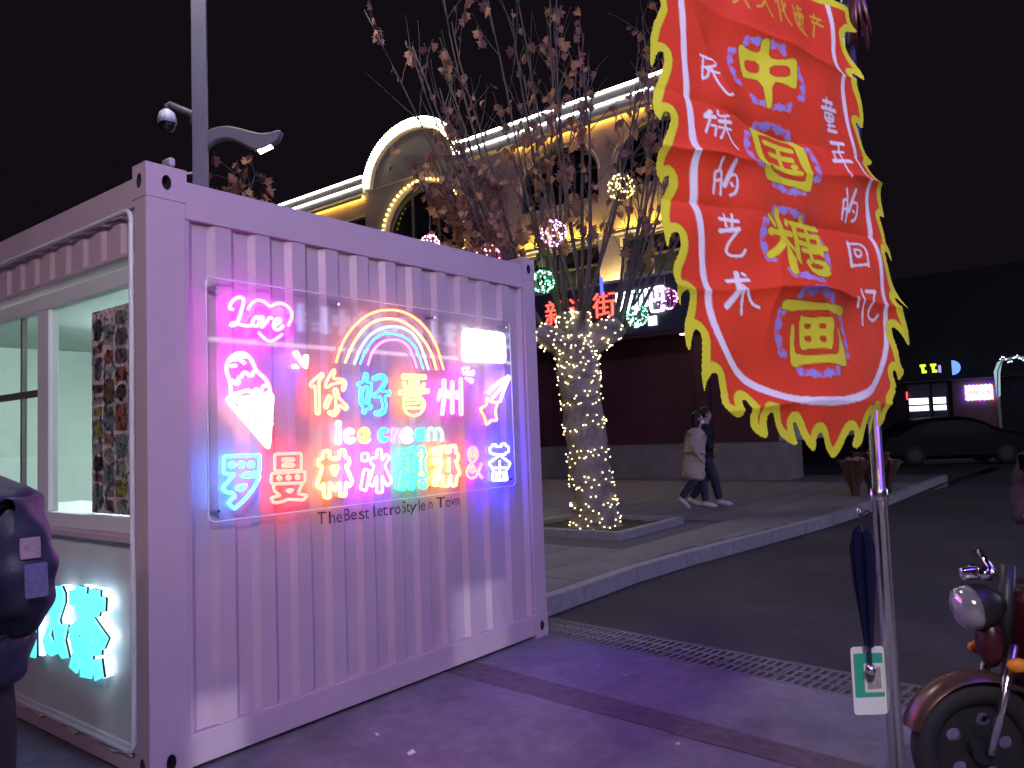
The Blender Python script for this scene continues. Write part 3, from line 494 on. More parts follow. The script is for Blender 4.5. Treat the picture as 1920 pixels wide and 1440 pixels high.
# corrugated end wall behind the sign
PITCH = 0.2327; FIRST = 0.293; YO, YI = 0.016, 0.044
def wall_y(x):
    u = ((x - FIRST) / PITCH + 0.5) % 1.0 - 0.5; d = abs(u) * PITCH       # distance from the middle of a recess
    if d < 0.040: return YI
    if d < 0.072: return YI + (YO - YI) * (d - 0.040) / 0.032
    return YO
def corr(x0, x1, pitch, first, inner=0.040, sl=0.032):
    xs = [x0]
    k = math.floor((x0 - first) / pitch) - 1
    while first + k * pitch < x1 + pitch:
        c = first + k * pitch
        for d in (-inner - sl, -inner, inner, inner + sl):
            if x0 < c + d < x1: xs.append(c + d)
        k += 1
    return sorted(xs + [x1])
xs = corr(.195, CW - .14, PITCH, FIRST)
m = MB()
zs = [0.15, 0.172, 0.9, 1.8, 2.655, 2.70]
vs_ = [(x, wall_y(x), z) for z in zs for x in xs]; nx = len(xs)
fs = [(r_ * nx + i, r_ * nx + i + 1, (r_ + 1) * nx + i + 1, (r_ + 1) * nx + i) for r_ in range(len(zs) - 1) for i in range(nx - 1)]
m.add(vs_, fs)
cpart('corrugated_wall', m, M_['pink'])
m = MB()                                                    # rail ledges under / over the recesses
cpart('inner_wall', MB().box((.12, .10, .10), (CW - .10, .115, 2.74)), M_['teal'])
cpart('inner_wall', MB().box((CW - .115, .116, .10), (CW - .10, CL - .1, 2.74)), M_['teal'])
cpart('inner_wall', MB().box((.12, CL - .115, .10), (CW - .116, CL - .10, 2.74)), M_['teal'])
cpart('outer_wall', MB().box((CW - .06, .118, .17), (CW - .03, CL - .118, 2.66)), M_['pink'])
cpart('outer_wall', MB().box((.2, CL - .06, .17), (CW - .14, CL - .03, 2.66)), M_['pink'])
cpart('ceiling', MB().box((.12, .116, 2.66), (CW - .116, CL - .116, 2.68)), M_['teal'])
# --- serving side (x = 0)
ys_ = corr(.128, 5.75, 0.21, 0.24, 0.03, 0.03)
def hx(y):
    u = ((y - 0.24) / 0.21 + 0.5) % 1.0 - 0.5; d = abs(u) * 0.21
    return 0.036 if d < .03 else (0.036 - 0.014 * (d - .03) / .03 if d < .06 else 0.022)
m = MB(); zs = [2.492, 2.60, 2.70]; nx = len(ys_)
m.add([(hx(y), y, z) for z in zs for y in ys_], [(r_ * nx + i, (r_ + 1) * nx + i, (r_ + 1) * nx + i + 1, r_ * nx + i + 1) for r_ in range(2) for i in range(nx - 1)])
cpart('corrugated_header', m, M_['pink'])
cpart('header_flange', MB().bbox((.008, .150, 2.472), (.12, 5.7, 2.496), 0.006), M_['pink'])
path = [(-.006, y, z) for y, z in rrect(.136, .128, 5.74, 2.688, 0.05, 7)]
cpart('opening_trim', MB().tube(path, 0.0125, 8, True), M_['alu'], smooth=True)
cpart('window_frame', MB().bbox((.05, .150, 2.352), (.11, 5.70, 2.440), 0.005).bbox((.05, .150, 1.118), (.11, 5.70, 1.196), 0.005)
      .bbox((.052, .150, 1.197), (.108, .236, 2.351), 0.005).bbox((.052, 1.240, 1.197), (.108, 1.392, 2.351), 0.005).bbox((.052, 2.70, 1.197), (.108, 2.83, 2.351), 0.005).bbox((.052, 4.2, 1.197), (.108, 4.33, 2.351), .005), M_['alu'])
m = MB()
for a, b in ((1.393, 2.69), (2.84, 4.19), (4.34, 5.69)):
    m.box((.070, a + (b - a) * .22 - .012, 1.2), (.098, a + (b - a) * .22 + .012, 2.35)); m.box((.071, a, 1.86), (.097, b, 1.90))
cpart('sash_bar', m, M_['wframe'])
for a, b in ((.237, 1.239), (1.393, 2.699), (2.831, 4.199)):
    cpart('window_pane', MB().box((.078, a, 1.197), (.084, b, 2.351)), M_['glass'])
cpart('window_sill', MB().bbox((-.012, .150, 1.088), (.12, 5.70, 1.117), 0.004), M_['pink'])
cpart('front_panel', MB().bbox((.022, .150, .150), (.06, 5.70, 1.087), 0.004), M_['white'])
cpart('panel_ledge', MB().bbox((.006, .150, .1225), (.06, 5.70, .1495), 0.004), M_['alu'])
pth = [(-.004, .16 + i * .06, .112 + .006 * math.sin(i * 1.7) - .010 * (i % 7 == 3)) for i in range(90)]
cpart('led_cable', MB().tube(pth, 0.0075, 6), M_['alu'], smooth=True)
# inside: tubes, counter, back door
for x in (1.75, 2.3, 2.8):
    cpart('ceiling_tube', MB().tube([(x, .7, 2.60), (x, 1.9, 2.60)], 0.018, 8), M_['tubelight'])
    cpart('ceiling_tube', MB().tube([(x, 2.4, 2.60), (x, 3.6, 2.60)], 0.018, 8), M_['tubelight'])
cpart('counter', MB().bbox((.9, .55, .10), (1.45, 4.2, 1.02), 0.01).bbox((.85, .50, 1.021), (1.5, 4.25, 1.06), .008), [M_['white']])
cpart('back_door', MB().bbox((CW - .135, 1.1, .10), (CW - .1155, 1.95, 2.15), .006), M_['alu'])
cpart('back_shelf', MB().bbox((CW - .5, 2.2, 1.3), (CW - .12, 4.2, 1.34), .005).bbox((CW - .5, 2.2, 1.75), (CW - .12, 4.2, 1.79), .005), M_['alu'])
# sheet of stickers behind the near pane
random.seed(21)
cols = [(.80, .60, .20), (.80, .72, .60), (.42, .28, .18), (.22, .18, .20), (.78, .66, .30), (.60, .44, .38), (.85, .80, .76), (.45, .36, .45), (.70, .32, .25), (.50, .54, .62)]
ms = [paper('sticker_paper', c, 28 + 4 * i) for i, c in enumerate(cols)]
stick = empty('sticker_board', (.086, .5, 1.2), 0, 'crowded board of small brown and yellow stickers inside the near window pane', 'poster')
MB().box((.0, -.263, .004), (.003, .268, 1.072)).build('backing', paper('backing_print', (.60, .42, .46), 9), stick)
y = -.255
for c, wd in enumerate((.125, .14, .13, .12)):
    z = 0.015
    while z < 1.0:
        h = random.uniform(.05, .15)
        if z + h > 1.06: h = 1.06 - z
        if random.random() < 0.45:
            q = [slot_r(wd / 2 - .004, h / 2, wd - .012, h - .012, min(.03, h * .3))]
        else: q = [oval(wd / 2 - .004, h / 2, wd * .42, h * .44, 12)]
        lpm = curve_mesh(q, 0.0012); lpm.transform(frame_matrix((-.0010, y, z), (0, 1, 0), (0, 0, 1)))
        link('sticker', lpm, random.choice(ms), stick)
        z += h + .004
    y += wd
# painted line of lettering under the sign, following the corrugation
tm = text_mesh('The Best Retro Style in Town', 0.1, 0.0)
bm = bmesh.new(); bm.from_mesh(tm); bmesh.ops.triangulate(bm, faces=bm.faces)
xsv = [v.co.x for v in bm.verts]; sx = 1.19 / (max(xsv) - min(xsv))
for v in bm.verts: v.co = Vector((1.585 + v.co.x * sx, 0, 1.098 + v.co.y * 1.02))
for x in corr(.95, 2.25, PITCH, FIRST):
    bmesh.ops.bisect_plane(bm, geom=bm.verts[:] + bm.edges[:] + bm.faces[:], plane_co=(x, 0, 0), plane_no=(1, 0, 0))
for v in bm.verts: v.co.y = wall_y(v.co.x) - 0.0018
bm.verts.index_update(); seen = set(); bm.verts.ensure_lookup_table()
for v in bm.verts:                                          # every letter a part of its own
    if v.index in seen: continue
    st_ = [v]; seen.add(v.index); isl = []
    while st_:
        q = st_.pop(); isl.append(q)
        for e_ in q.link_edges:
            o_ = e_.other_vert(q)
            if o_.index not in seen: seen.add(o_.index); st_.append(o_)
    ids = {q.index: i for i, q in enumerate(isl)}; fcs = {f for q in isl for f in q.link_faces}
    MB().add([q.co for q in isl], [[ids[w_.index] for w_ in f.verts] for f in fcs]).build('painted_letter', M_['ink'], cont)
bm.free()

# ================================================================== neon sign on the end wall
NC = {'warm_yellow': ((1.0, .17, .05), 6.0), 'cyan': ((.02, .32, 1.0), 3.4), 'yellow': ((1.0, .36, .07), 4.5), 'pink': ((1.0, .10, .80), 5.5), 'sky': ((.025, .28, 1.0), 9.0),
      'red': ((1.0, .05, .03), 8.5), 'amber': ((1.0, .36, .055), 7.0), 'violet': ((.45, .05, 1.0), 16.0), 'green': ((.015, 1.0, .36), 4.0), 'gold': ((1.0, .48, .06), 7.0),
      'blue': ((.012, .016, 1.0), 90.0), 'magenta': ((.95, .06, 1.0), 9.5), 'warm_white': ((1.0, .66, .58), 2.2), 'cream': ((1.0, .55, .30), 4.0), 'orange': ((1.0, .20, .035), 4.6),
      'teal': ((.16, .80, .85), 3.0), 'rose': ((1.0, .10, .62), 4.0), 'white': ((1.0, .84, .72), 2.0), 'icy': ((.18, .10, 1.0), 30.0)}
NM = {k: emi('neon_' + k, c, s * 1.55 if s > 3.5 else s * 1.4) for k, (c, s) in NC.items()}
NAMES = {'ni': 'neon_character', 'hao': 'neon_character', 'jin': 'neon_character', 'zhou': 'neon_character', 'luo': 'neon_character', 'man': 'neon_character', 'lin': 'neon_character', 'bing': 'neon_character',
         'qi': 'neon_character', 'lin2': 'neon_character', 'and': 'neon_ampersand', 'cha': 'neon_character', 'love': 'neon_love_lettering', 'heart': 'neon_heart', 'scoop': 'neon_scoop', 'cone': 'neon_cone',
         'sparks': 'neon_spark', 'sparkblue': 'neon_spark', 'box': 'neon_bubble', 'burst': 'neon_spark', 'star': 'neon_star', 'tail': 'neon_star_tail'}
sign = empty('neon_sign', (1.5, -0.04, 1.18), 0, 'clear acrylic panel of multicoloured neon characters, rainbow and ice cream on the container end', 'neon sign')
SO = Vector((1.5, -0.04, 1.18))
def sg(p): return Vector(p) - SO
PX0, PX1, PZ0, PZ1 = 0.278, 2.705, 1.162, 2.372
me = curve_mesh([rrect(PX0, PZ0, PX1, PZ1, 0.035)], 0.005); me.transform(frame_matrix(sg((0, -0.038, 0)), (1, 0, 0), (0, 0, 1)))
link('acrylic_panel', me, M_['acrylic'], sign)
ed = MB(); ed.tube([sg((x, -0.038, z)) for x, z in rrect(PX0, PZ0, PX1, PZ1, 0.035)], 0.0048, 6, True); ed.build('panel_edge', M_['edge'], sign)
for x in (PX0 + .05, 1.1, 1.9, PX1 - .05):
    for z in (PZ0 + .05, PZ1 - .05):
        MB().tube([sg((x, wall_y(x) - .001, z)), sg((x, -0.046, z))], 0.009, 10).build('standoff', M_['chrome'], sign)
for nm, col, rad, paths in NEON:
    m = MB()
    soft = nm in ('love', 'heart', 'scoop', 'arc1', 'arc2', 'arc3', 'arc4', 'arc5', 'and', 'a', 'm', 'tail')
    for closed, pts in paths:
        raw = [sg((x / 1000, -0.058, z / 1000)) for x, z in pts]
        pp = chaikin(raw, 2, bool(closed)) if soft or (closed and len(pts) in (10, 12) and nm != 'star') else round_corners(raw, 0.030 if nm == 'box' else 0.010, bool(closed))
        m.tube(pp, rad * 1.12 / 1000, 7, bool(closed))
    nme = NAMES.get(nm, 'neon_rainbow_arc' if nm.startswith('arc') else 'neon_letter')
    m.build(nme, NM[col], sign, True)

# ================================================================== backlit cyan characters on the serving front
M_['cyanface'] = emi('cyan_letter_face', (.10, .92, 1.0), 1.15)
M_['halo'] = emi('white_backlight', (.72, .86, 1.0), 1.5)
names = ['top of a cyan tea character', 'main body of the cyan tea character', 'left leg stroke', 'right leg stroke', 'cyan ampersand', 'cyan stroke']
lettersign = empty('backlit_lettering', (-.03, .6, .5), 0, 'cyan backlit characters with white halo on the kiosk front panel', 'sign')
LO = Vector((-.03, .6, .5))
for loops_ in LETTERS:
    lp = [[(a / 1000, b / 1000) for a, b in l] for l in loops_]
    # plate axes: u = y, v = z ; plate normal = +x
    me = curve_mesh(lp, 0.012); me.transform(frame_matrix(Vector((-.052, 0, 0)) - LO, (0, 1, 0), (0, 0, 1))); link('letter_face', me, M_['cyanface'], lettersign)
    side_ = MB()
    for l in lp:
        k = len(l); side_.add([Vector((xx, a, b)) - LO for xx in (-.0455, -.034) for a, b in l], [(i, (i + 1) % k, k + (i + 1) % k, k + i) for i in range(k)])
    side_.build('letter_return', M_['dark'], lettersign)
    me = curve_mesh([lp[0]], 0.018); me.transform(frame_matrix(Vector((-.008, 0, 0)) - LO, (0, 1, 0), (0, 0, 1))); link('letter_backlight', me, M_['halo'], lettersign)

# ================================================================== banner on its steel pole
A3 = Vector(FLAG_A); B3 = Vector(FLAG_B); O3 = Vector(FLAG_O); N3 = A3.cross(B3).normalized()
if N3.dot(CAM - O3) < 0: N3 = -N3
def flag_h(u, v):
    h = 0.016 * np.sin(5.2 * u + 2.0 * v + 0.6) * (0.4 + v) + 0.005 * np.sin(17 * u - 9 * v) + 0.0030 * np.sin(31 * v + 11 * u) + 0.0018 * np.sin(47 * u + 23 * v)
    for k, (v0, a, s) in enumerate(((-.085, .010, .06), (.118, -.007, .05), (.205, .010, -.04), (.305, -.006, .03), (.455, .012, 0.0), (.655, .008, -.02))):
        d = v - v0 - s * u - 0.006 * np.sin(9 * u + k)
        h = h + 1.9 * a * np.exp(-np.abs(d) / 0.020) * (0.75 + 0.35 * np.sin(13 * u + 2 * k))
    h = h + 0.010 * np.exp(-np.abs(u - 0.8 * (v - .45)) / 0.03) * np.exp(-((v - .40) / .16) ** 2) + 0.010 * np.exp(-np.abs(u + 0.12 - 0.5 * (v - .1)) / 0.035) * np.exp(-((v - .05) / .15) ** 2)
    h = h + 0.012 * np.exp(-np.abs(u + 0.33 * (v - .2) - 0.03 * np.sin(9 * v)) / 0.03) * np.exp(-((v - .46) / .10) ** 2)
    return h
def fpos(u, v, off=0.0):
    h = float(flag_h(np.float64(u), np.float64(v))) + off
    return O3 + A3 * u + B3 * v + N3 * h
STEP = 0.0023
uu = np.arange(-0.345, 0.382, STEP); vv = np.arange(-0.276, 0.758, STEP)
U, V = np.meshgrid(uu, vv); nu, nv = len(uu), len(vv)
Pu = U.ravel() * 1000; Pv = V.ravel() * 1000
def seg_dist(pts, closed=False):
    d = np.full(Pu.shape, 1e9); n = len(pts)
    for i in range(n if closed else n - 1):
        ax, ay = pts[i]; bx, by = pts[(i + 1) % n]; dx, dy = bx - ax, by - ay; q = dx * dx + dy * dy + 1e-9
        t = np.clip(((Pu - ax) * dx + (Pv - ay) * dy) / q, 0, 1)
        d = np.minimum(d, (Pu - ax - t * dx) ** 2 + (Pv - ay - t * dy) ** 2)
    return np.sqrt(d)
def inside(loops_):
    c = np.zeros(Pu.shape, bool)
    for pts in loops_:
        n = len(pts)
        for i in range(n):
            ax, ay = pts[i]; bx, by = pts[(i + 1) % n]
            if ay == by: continue
            hit = ((ay > Pv) != (by > Pv)) & (Pu < (bx - ax) * (Pv - ay) / (by - ay) + ax); c ^= hit
    return c
def smooth2(pts, it=1, closed=True): return [(p.x, p.y) for p in chaikin([(a, b, 0) for a, b in pts], it, closed)]
outl = smooth2(FLAG_OUTLINE, 1)
keep = inside([outl]); dist = seg_dist(outl, True)
col = np.zeros((Pu.size, 4), np.float32); col[:, 3] = 1
RED = np.array((0.62, 0.052, 0.016)); YEL = np.array((0.60, 0.63, 0.03)); LAV = np.array((0.70, 0.69, 0.76)); CLD = np.array((0.28, 0.26, 0.66)); GLD = np.array((0.62, 0.34, 0.03)); INK = np.array((0.30, 0.03, 0.01))
col[:, :3] = RED
def blend(c, a):
    a = np.clip(a, 0, 1)[:, None]; col[:, :3] = col[:, :3] * (1 - a) + np.array(c) * a
def ramp(d, hw, soft=1.4): return np.clip((hw - d) / soft + 0.5, 0, 1)
# cloud rings
for ci, (cx_, cy_) in enumerate(FLAG_CENTRES):
    rx, ry = (97, 68) if ci != 3 else (101, 70)
    for q in range(4):
        pts = []; 
        base = q * math.pi / 2 + 0.35 * (ci % 2) * 0
        for i in range(13):
            a = base + (i / 12 - 0.5) * 1.15; bump = 5.0 * abs(math.sin(i / 12 * math.pi * 3))
            pts.append((cx_ + (rx + bump) * math.cos(a), cy_ + (ry + bump * .8) * math.sin(a)))
        d = seg_dist(pts); a0 = base
        blend(CLD, ramp(d, 5.5))
        for i in (1, 4, 8, 11): blend(CLD, ramp(np.hypot(Pu - pts[i][0] - 2 * math.cos(a0), Pv - pts[i][1] - 2 * math.sin(a0)), 8.5))
        for i in (2, 6, 10):                                 # the little scrolls
            px_, py_ = pts[i]; px_ -= 3 * math.cos(a0); py_ -= 3 * math.sin(a0)
            sp = [(px_ + (1.5 + 0.55 * k) * math.cos(k * 0.9 + q), py_ + (1.3 + 0.5 * k) * math.sin(k * 0.9 + q)) for k in range(9)]
            blend(RED * 0.9 + CLD * 0.1, ramp(seg_dist(sp), 1.3))
def fill(loops_, c, edge=2.2):
    lp = [smooth2(l, 1) for l in loops_]; ins = inside(lp); d = np.full(Pu.shape, 1e9)
    for l in lp: d = np.minimum(d, seg_dist(l, True))
    sd = np.where(ins, -d, d); blend(INK, ramp(sd, edge + .6)); blend(c, ramp(sd, .6))
def strokes(lst, c, edge=1.6):
    d = np.full(Pu.shape, 1e9)
    for hw_, pts in lst: d = np.minimum(d, seg_dist(smooth2(pts, 2, False) if len(pts) > 2 else pts) - hw_)
    blend(INK, ramp(d, edge) * .8); blend(c, ramp(d, 0.0))
for P in FLAG_POLYS: fill(P, YEL)
strokes([(h_ + .6, p_) for h_, p_ in FLAG_YELLOW], YEL, 2.0); strokes(FLAG_WHITE, LAV); strokes(FLAG_GOLD, GLD)
blend(INK, ramp(seg_dist(smooth2(FLAG_STRIPE, 1, False)), 8.6) * .6); blend(LAV, ramp(seg_dist(smooth2(FLAG_STRIPE, 1, False)), 7.2))
blend(INK, ramp(dist, 20.5) * .55); blend(YEL, ramp(dist, 18.5)); blend(YEL, (Pv < -246).astype(float))
Hh = flag_h(U, V).ravel()
co = np.array(O3)[None] + np.outer(U.ravel(), A3) + np.outer(V.ravel(), B3) + np.outer(Hh, N3)
keep2 = keep.reshape(nv, nu); cell = keep2[:-1, :-1] & keep2[1:, :-1] & keep2[:-1, 1:] & keep2[1:, 1:]
jj, ii = np.nonzero(cell); base = jj * nu + ii
quads = np.stack([base, base + 1, base + nu + 1, base + nu], 1)
used = np.unique(quads); rem = np.full(Pu.size, -1); rem[used] = np.arange(used.size)
FO = Vector((0.085, -3.118, 0.0))
fe = empty('banner_stand', FO, 0, 'tall red banner with yellow flame edge and yellow characters on a steel pole', 'banner')
me = bpy.data.meshes.new('cloth'); me.from_pydata((co[used] - np.array(FO)).tolist(), [], rem[quads].tolist()); me.update()
ca = me.color_attributes.new('print', 'FLOAT_COLOR', 'POINT'); ca.data.foreach_set('color', col[used].ravel())
mf = bpy.data.materials.new('printed_polyester'); mf.use_nodes = True; nn_ = mf.node_tree; b_ = nn_.nodes['Principled BSDF']
at = nn_.nodes.new('ShaderNodeVertexColor'); at.layer_name = 'print'; b_.inputs['Roughness'].default_value = 0.6; b_.inputs['Specular IOR Level'].default_value = 0.2
nn_.links.new(at.outputs[0], b_.inputs['Base Color'])
tcn = nn_.nodes.new('ShaderNodeTexCoord'); wv = nn_.nodes.new('ShaderNodeTexNoise'); wv.inputs['Scale'].default_value = 14; wv.inputs['Detail'].default_value = 7
bpn = nn_.nodes.new('ShaderNodeBump'); bpn.inputs['Strength'].default_value = 0.6; bpn.inputs['Distance'].default_value = 0.012
nn_.links.new(tcn.outputs['Object'], wv.inputs['Vector']); nn_.links.new(wv.outputs['Fac'], bpn.inputs['Height']); nn_.links.new(bpn.outputs[0], b_.inputs['Normal'])
tl = nn_.nodes.new('ShaderNodeBsdfTranslucent'); nn_.links.new(at.outputs[0], tl.inputs[0]); mxs = nn_.nodes.new('ShaderNodeMixShader'); mxs.inputs[0].default_value = 0.25
nn_.links.new(b_.outputs[0], mxs.inputs[1]); nn_.links.new(tl.outputs[0], mxs.inputs[2]); nn_.links.new(mxs.outputs[0], nn_.nodes['Material Output'].inputs[0])
cl = link('cloth', me, mf, fe, True)
def fl(p): return Vector(p) - FO
# pole: lower sleeve, upper tube, collar, foot, top bar
MB().lathe([(0, 0.012), (0.0165, 0.012), (0.0165, 1.36), (0.0185, 1.362), (0.0185, 1.385), (0.0135, 1.388), (0.0135, 2.53), (0, 2.535)], 20).build('pole', M_['steel'], fe, True)
MB().lathe([(0, 0.0), (0.20, 0.0), (0.20, 0.012), (0.03, 0.02), (0.022, 0.05), (0, .05)], 32).build('base_plate', M_['steel'], fe, True)
MB().tube([fl(fpos(-.35, -.268, -.008)), fl(fpos(0.33, -.268, -.008)), Vector((0, 0, 2.50))], 0.006, 8).build('top_bar', M_['steel'], fe, True)
m = MB()
random.seed(3)
tip = Vector((0, 0, 2.53)) + Vector((RIGHT.x, RIGHT.y, 0)) * 0.02
for i in range(16):
    a = random.uniform(0, 6.28); r_ = random.uniform(.01, .035)
    p1 = tip + Vector((r_ * math.cos(a) * .5, r_ * math.sin(a) * .5, -.02)) ; p2 = tip + Vector((r_ * math.cos(a), r_ * math.sin(a), -.09 - random.uniform(0, .05)))
    m.tube([tip, p1, p2], [.004, .009, .003], 5)
m.build('tassel', M_['red_paint'], fe, True)
# navy furled umbrella + pass card on the pole
p0 = Vector((0.03, -3.09, 1.31)); um = empty('furled_umbrella', p0 - Vector((0, 0, .22)), 0, 'furled dark navy umbrella hung on the steel pole', 'umbrella')
m = MB(); n_ = 14
rings = []
for k, (zz, r_) in enumerate(((0.22, .004), (.21, .012), (.17, .019), (.10, .017), (.04, .012), (-.04, .007))):
    rings.append([(r_ * (1 + .45 * math.cos(j * math.pi)) * math.cos(2 * math.pi * j / n_), r_ * (1 + .45 * math.cos(j * math.pi)) * math.sin(2 * math.pi * j / n_), zz) for j in range(n_)])
m.add([p for r_ in rings for p in r_], [(i * n_ + j, i * n_ + (j + 1) % n_, (i + 1) * n_ + (j + 1) % n_, (i + 1) * n_ + j) for i in range(5) for j in range(n_)])
m.build('canopy', pbr('navy_nylon', (.006, .008, .040), .35, var=.2), um)
MB().tube([(0, 0, .245), (0, 0, -.08)], .004, 8).build('shaft', M_['dark'], um); MB().ball((0, 0, -.09), .012, sub=2).build('handle_knob', M_['steel'], um, True)
MB().tube([Vector((.012 * math.cos(a), .002, .252 + .010 * math.sin(a))) for a in np.linspace(0, 6.28, 12, endpoint=False)], .0018, 5, True).build('ring', M_['steel'], um)
MB().tube([(0, 0, .24), (.03, -.005, .25), (.066, -.012, .235)], .002, 5).build('tie', M_['dark'], um)
pc = Vector((0.05, -3.08, 0.97)); card = empty('pass_card', pc, math.atan2(RIGHT.y, RIGHT.x), 'green and white plastic card in a sleeve hanging beside the steel pole', 'card')
MC = frame_matrix((0, 0, 0), (1, 0, 0), (0, 0, 1))
plate('sleeve', [slot_r(0, 0, .074, .146, .008)], .0016, MC, pbr('card_white', (.62, .66, .64), .3, var=.05), card)
plate('printed_field', [slot_r(0, .012, .064, .094, .003)], .0008, MC @ Matrix.Translation((0, 0, .0014)), pbr('card_green', (.03, .33, .22), .35, var=.08), card)
plate('white_square', [slot_r(.010, .006, .042, .062, .002)], .0008, MC @ Matrix.Translation((0, 0, .0024)), pbr('card_panel', (.60, .60, .55), .4, var=.1), card)
plate('grey_square', [slot_r(.010, .006, .030, .046, .002)], .0008, MC @ Matrix.Translation((0, 0, .0034)), pbr('card_grey', (.27, .27, .24), .5, var=.3, scale=120), card)
plate('clip', [slot_r(.006, .083, .014, .028, .004)], .003, MC, M_['steel'], card)
MB().tube([(.006, 0, .095), (.004, .002, .13), (.0, .0, .165), (-.002, 0, .20)], .005, 6).build('strap', M_['dark'], card)
MB().ball((-.001, 0, .147), .010, sub=2).build('reel', M_['steel'], card, True)
MB().tube([(-.002, 0, .20), (.03, .01, .22), (.058, .02, .20)], .002, 5).build('tie', M_['dark'], card)

# ================================================================== street lamp with cameras
rd = Vector((RIGHT.x, RIGHT.y, 0)).normalized()
LP = Vector((3.55, 5.62, 0)); lamp = empty('street_lamp', LP, math.atan2(rd.y, rd.x) + 0.30, 'tall grey street lamp post with leaf shaped arm behind the container', 'street lamp')
m = MB(); m.bbox((-.092, -.10, 0.16), (.092, .10, 10.9), .012); m.build('post', M_['pole'], lamp)
MB().bbox((-.16, -.17, .10), (.16, .17, .17), .01).build('foot', M_['pole'], lamp)
k_ = .2917 * 10.05 / 1452
ol = [((x - 345) * k_, -(y - 880) * k_ * 1.0) for x, y in [(345, 840), (390, 838), (430, 805), (520, 790), (620, 815), (720, 850), (800, 850), (870, 825), (855, 880), (800, 915), (730, 945), (680, 935), (600, 880), (520, 855), (440, 870), (395, 910), (345, 930)]]
LM = Matrix.Rotation(-0.30, 4, 'Z') @ frame_matrix((0, 0, 5.47), (1, 0, 0), (0, 0, 1))
plate('leaf_arm', [smooth2(ol, 2)], .12, LM, M_['pole'], lamp, .02)
ll = [((x - 345) * k_, -(y - 880) * k_) for x, y in [(722, 944), (806, 906), (806, 926), (724, 962)]]
plate('lens', [ll], .10, LM, emi('lamp_lens', (1, .93, .70), 12.0), lamp)
# big luminaire above the frame
MB().bbox((-.12, -1.6, 10.65), (.12, .10, 10.77), .03).build('upper_arm', M_['pole'], lamp)
MB().box((-.10, -1.58, 10.635), (.10, -.85, 10.649)).build('upper_lens', emi('upper_lens', (1, .95, .92), 640.0), lamp)
LB = Matrix.Rotation(-0.30, 4, 'Z')
# dome camera
dc = empty('dome_camera', LP + rd * (-.43) + Vector((0, 0, 5.75)), 0, 'grey dome security camera on a bracket on the lamp post', 'camera')
MB().lathe([(0, .17), (.05, .17), (.095, .13), (.115, .05), (.118, .0), (.108, -.01)], 24).build('housing', M_['white'], dc, True)
MB().lathe([(.102, -.008), (.098, -.05), (.07, -.10), (.03, -.118), (0, -.12)], 24).build('dome', M_['darkglass'], dc, True)
rdl = [Vector((0, 0, .16)), Vector((0, 0, .23)), rd * .03 + Vector((0, 0, .245)), rd * .34 + Vector((0, 0, .10)), rd * .345 + Vector((0, 0, -.02))]
MB().tube(rdl, [.035, .035, .04, .045, .05], 10).build('bracket', M_['pole'], dc, True)
bc = empty('box_camera', LP + rd * (-.42) + Vector((0, 0, 5.17)), 0, 'small pale camera on a curved bracket low on the lamp post', 'camera')
MB().bbox((-.04, -.10, -.02), (.04, .10, .09), .02).build('housing', M_['white'], bc)
MB().tube([(0, 0, -.02), Vector((0, 0, -.08)) + rd * .02, Vector((0, 0, -.11)) + rd * .12, Vector((0, 0, -.10)) + rd * .34], .016, 8).build('bracket', M_['white'], bc, True)

# ================================================================== building behind the tree
FX = 18.0
bld = empty('arcade_building', (FX, 14, SW), 0, 'two storey cream building with arched windows and white light strips along its roof edge', 'building')
BO = Vector((FX, 14, SW))
FM = frame_matrix(Vector((FX, 0, 0)) - BO, (0, 1, 0), (0, 0, 1))
def arch(c, hw_, z0, zs_, zc, n=14):
    pts = [(c - hw_, z0), (c + hw_, z0)]
    for i in range(n + 1):
        a = math.pi * i / n; pts.append((c + hw_ * math.cos(a), zs_ + (zc - zs_) * math.sin(a)))
    return pts
def rc(y0, z0, y1, z1): return [(y0, z0), (y1, z0), (y1, z1), (y0, z1)]
AW = [9.70, 6.20]; LW = [(18.6, 19.8), (21.3, 22.9), (24.5, 26.1), (27.7, 29.3)]
holes = [arch(c, 1.46, 8.55, 9.35, 10.38) for c in AW] + [rc(c - 1.38, 5.86, c + 1.38, 7.14) for c in AW] + [arch(15.6, 1.92, 5.9, 8.85, 10.62)] + [rc(a, 8.5, b, 10.08) for a, b in LW] + [rc(a, 5.9, b, 7.1) for a, b in LW]
plate('facade', [rc(3.2, 4.20, 31, 11.02)] + holes, .34, FM, M_['cream'], bld)
def bpart(name, mb, mat):
    o = mb.build(name, mat, bld); o.location = -BO; return o
for a, b in ((18.35, 31.0), (3.2, 13.5)):
    bpart('cornice', MB().bbox((17.52, a, 10.80), (17.83, b, 11.06), .02).bbox((17.50, a, 11.13), (17.9, b, 11.40), .02), M_['trimst'])
    bpart('light_strip', MB().box((17.488, a, 11.075), (17.53, b, 11.12)), M_['ledwhite'])
    bpart('light_strip', MB().box((17.47, a, 11.42), (17.53, b, 11.475)), M_['ledwhite'])
M_['warmled'] = emi('amber_led', (1.0, .56, .05), 75.0)
M_['warmled2'] = emi('amber_led_soft', (1.0, .50, .06), 40.0)
for a_, b_ in ((4.6, 11.4), (18.6, 24.5)):
    bpart('cornice_uplight', MB().box((17.755, a_, 10.782), (17.80, b_, 10.792)), M_['warmled2']); bpart('cornice_lip', MB().box((17.69, a_, 10.70), (17.71, b_, 10.798)), M_['trimst'])
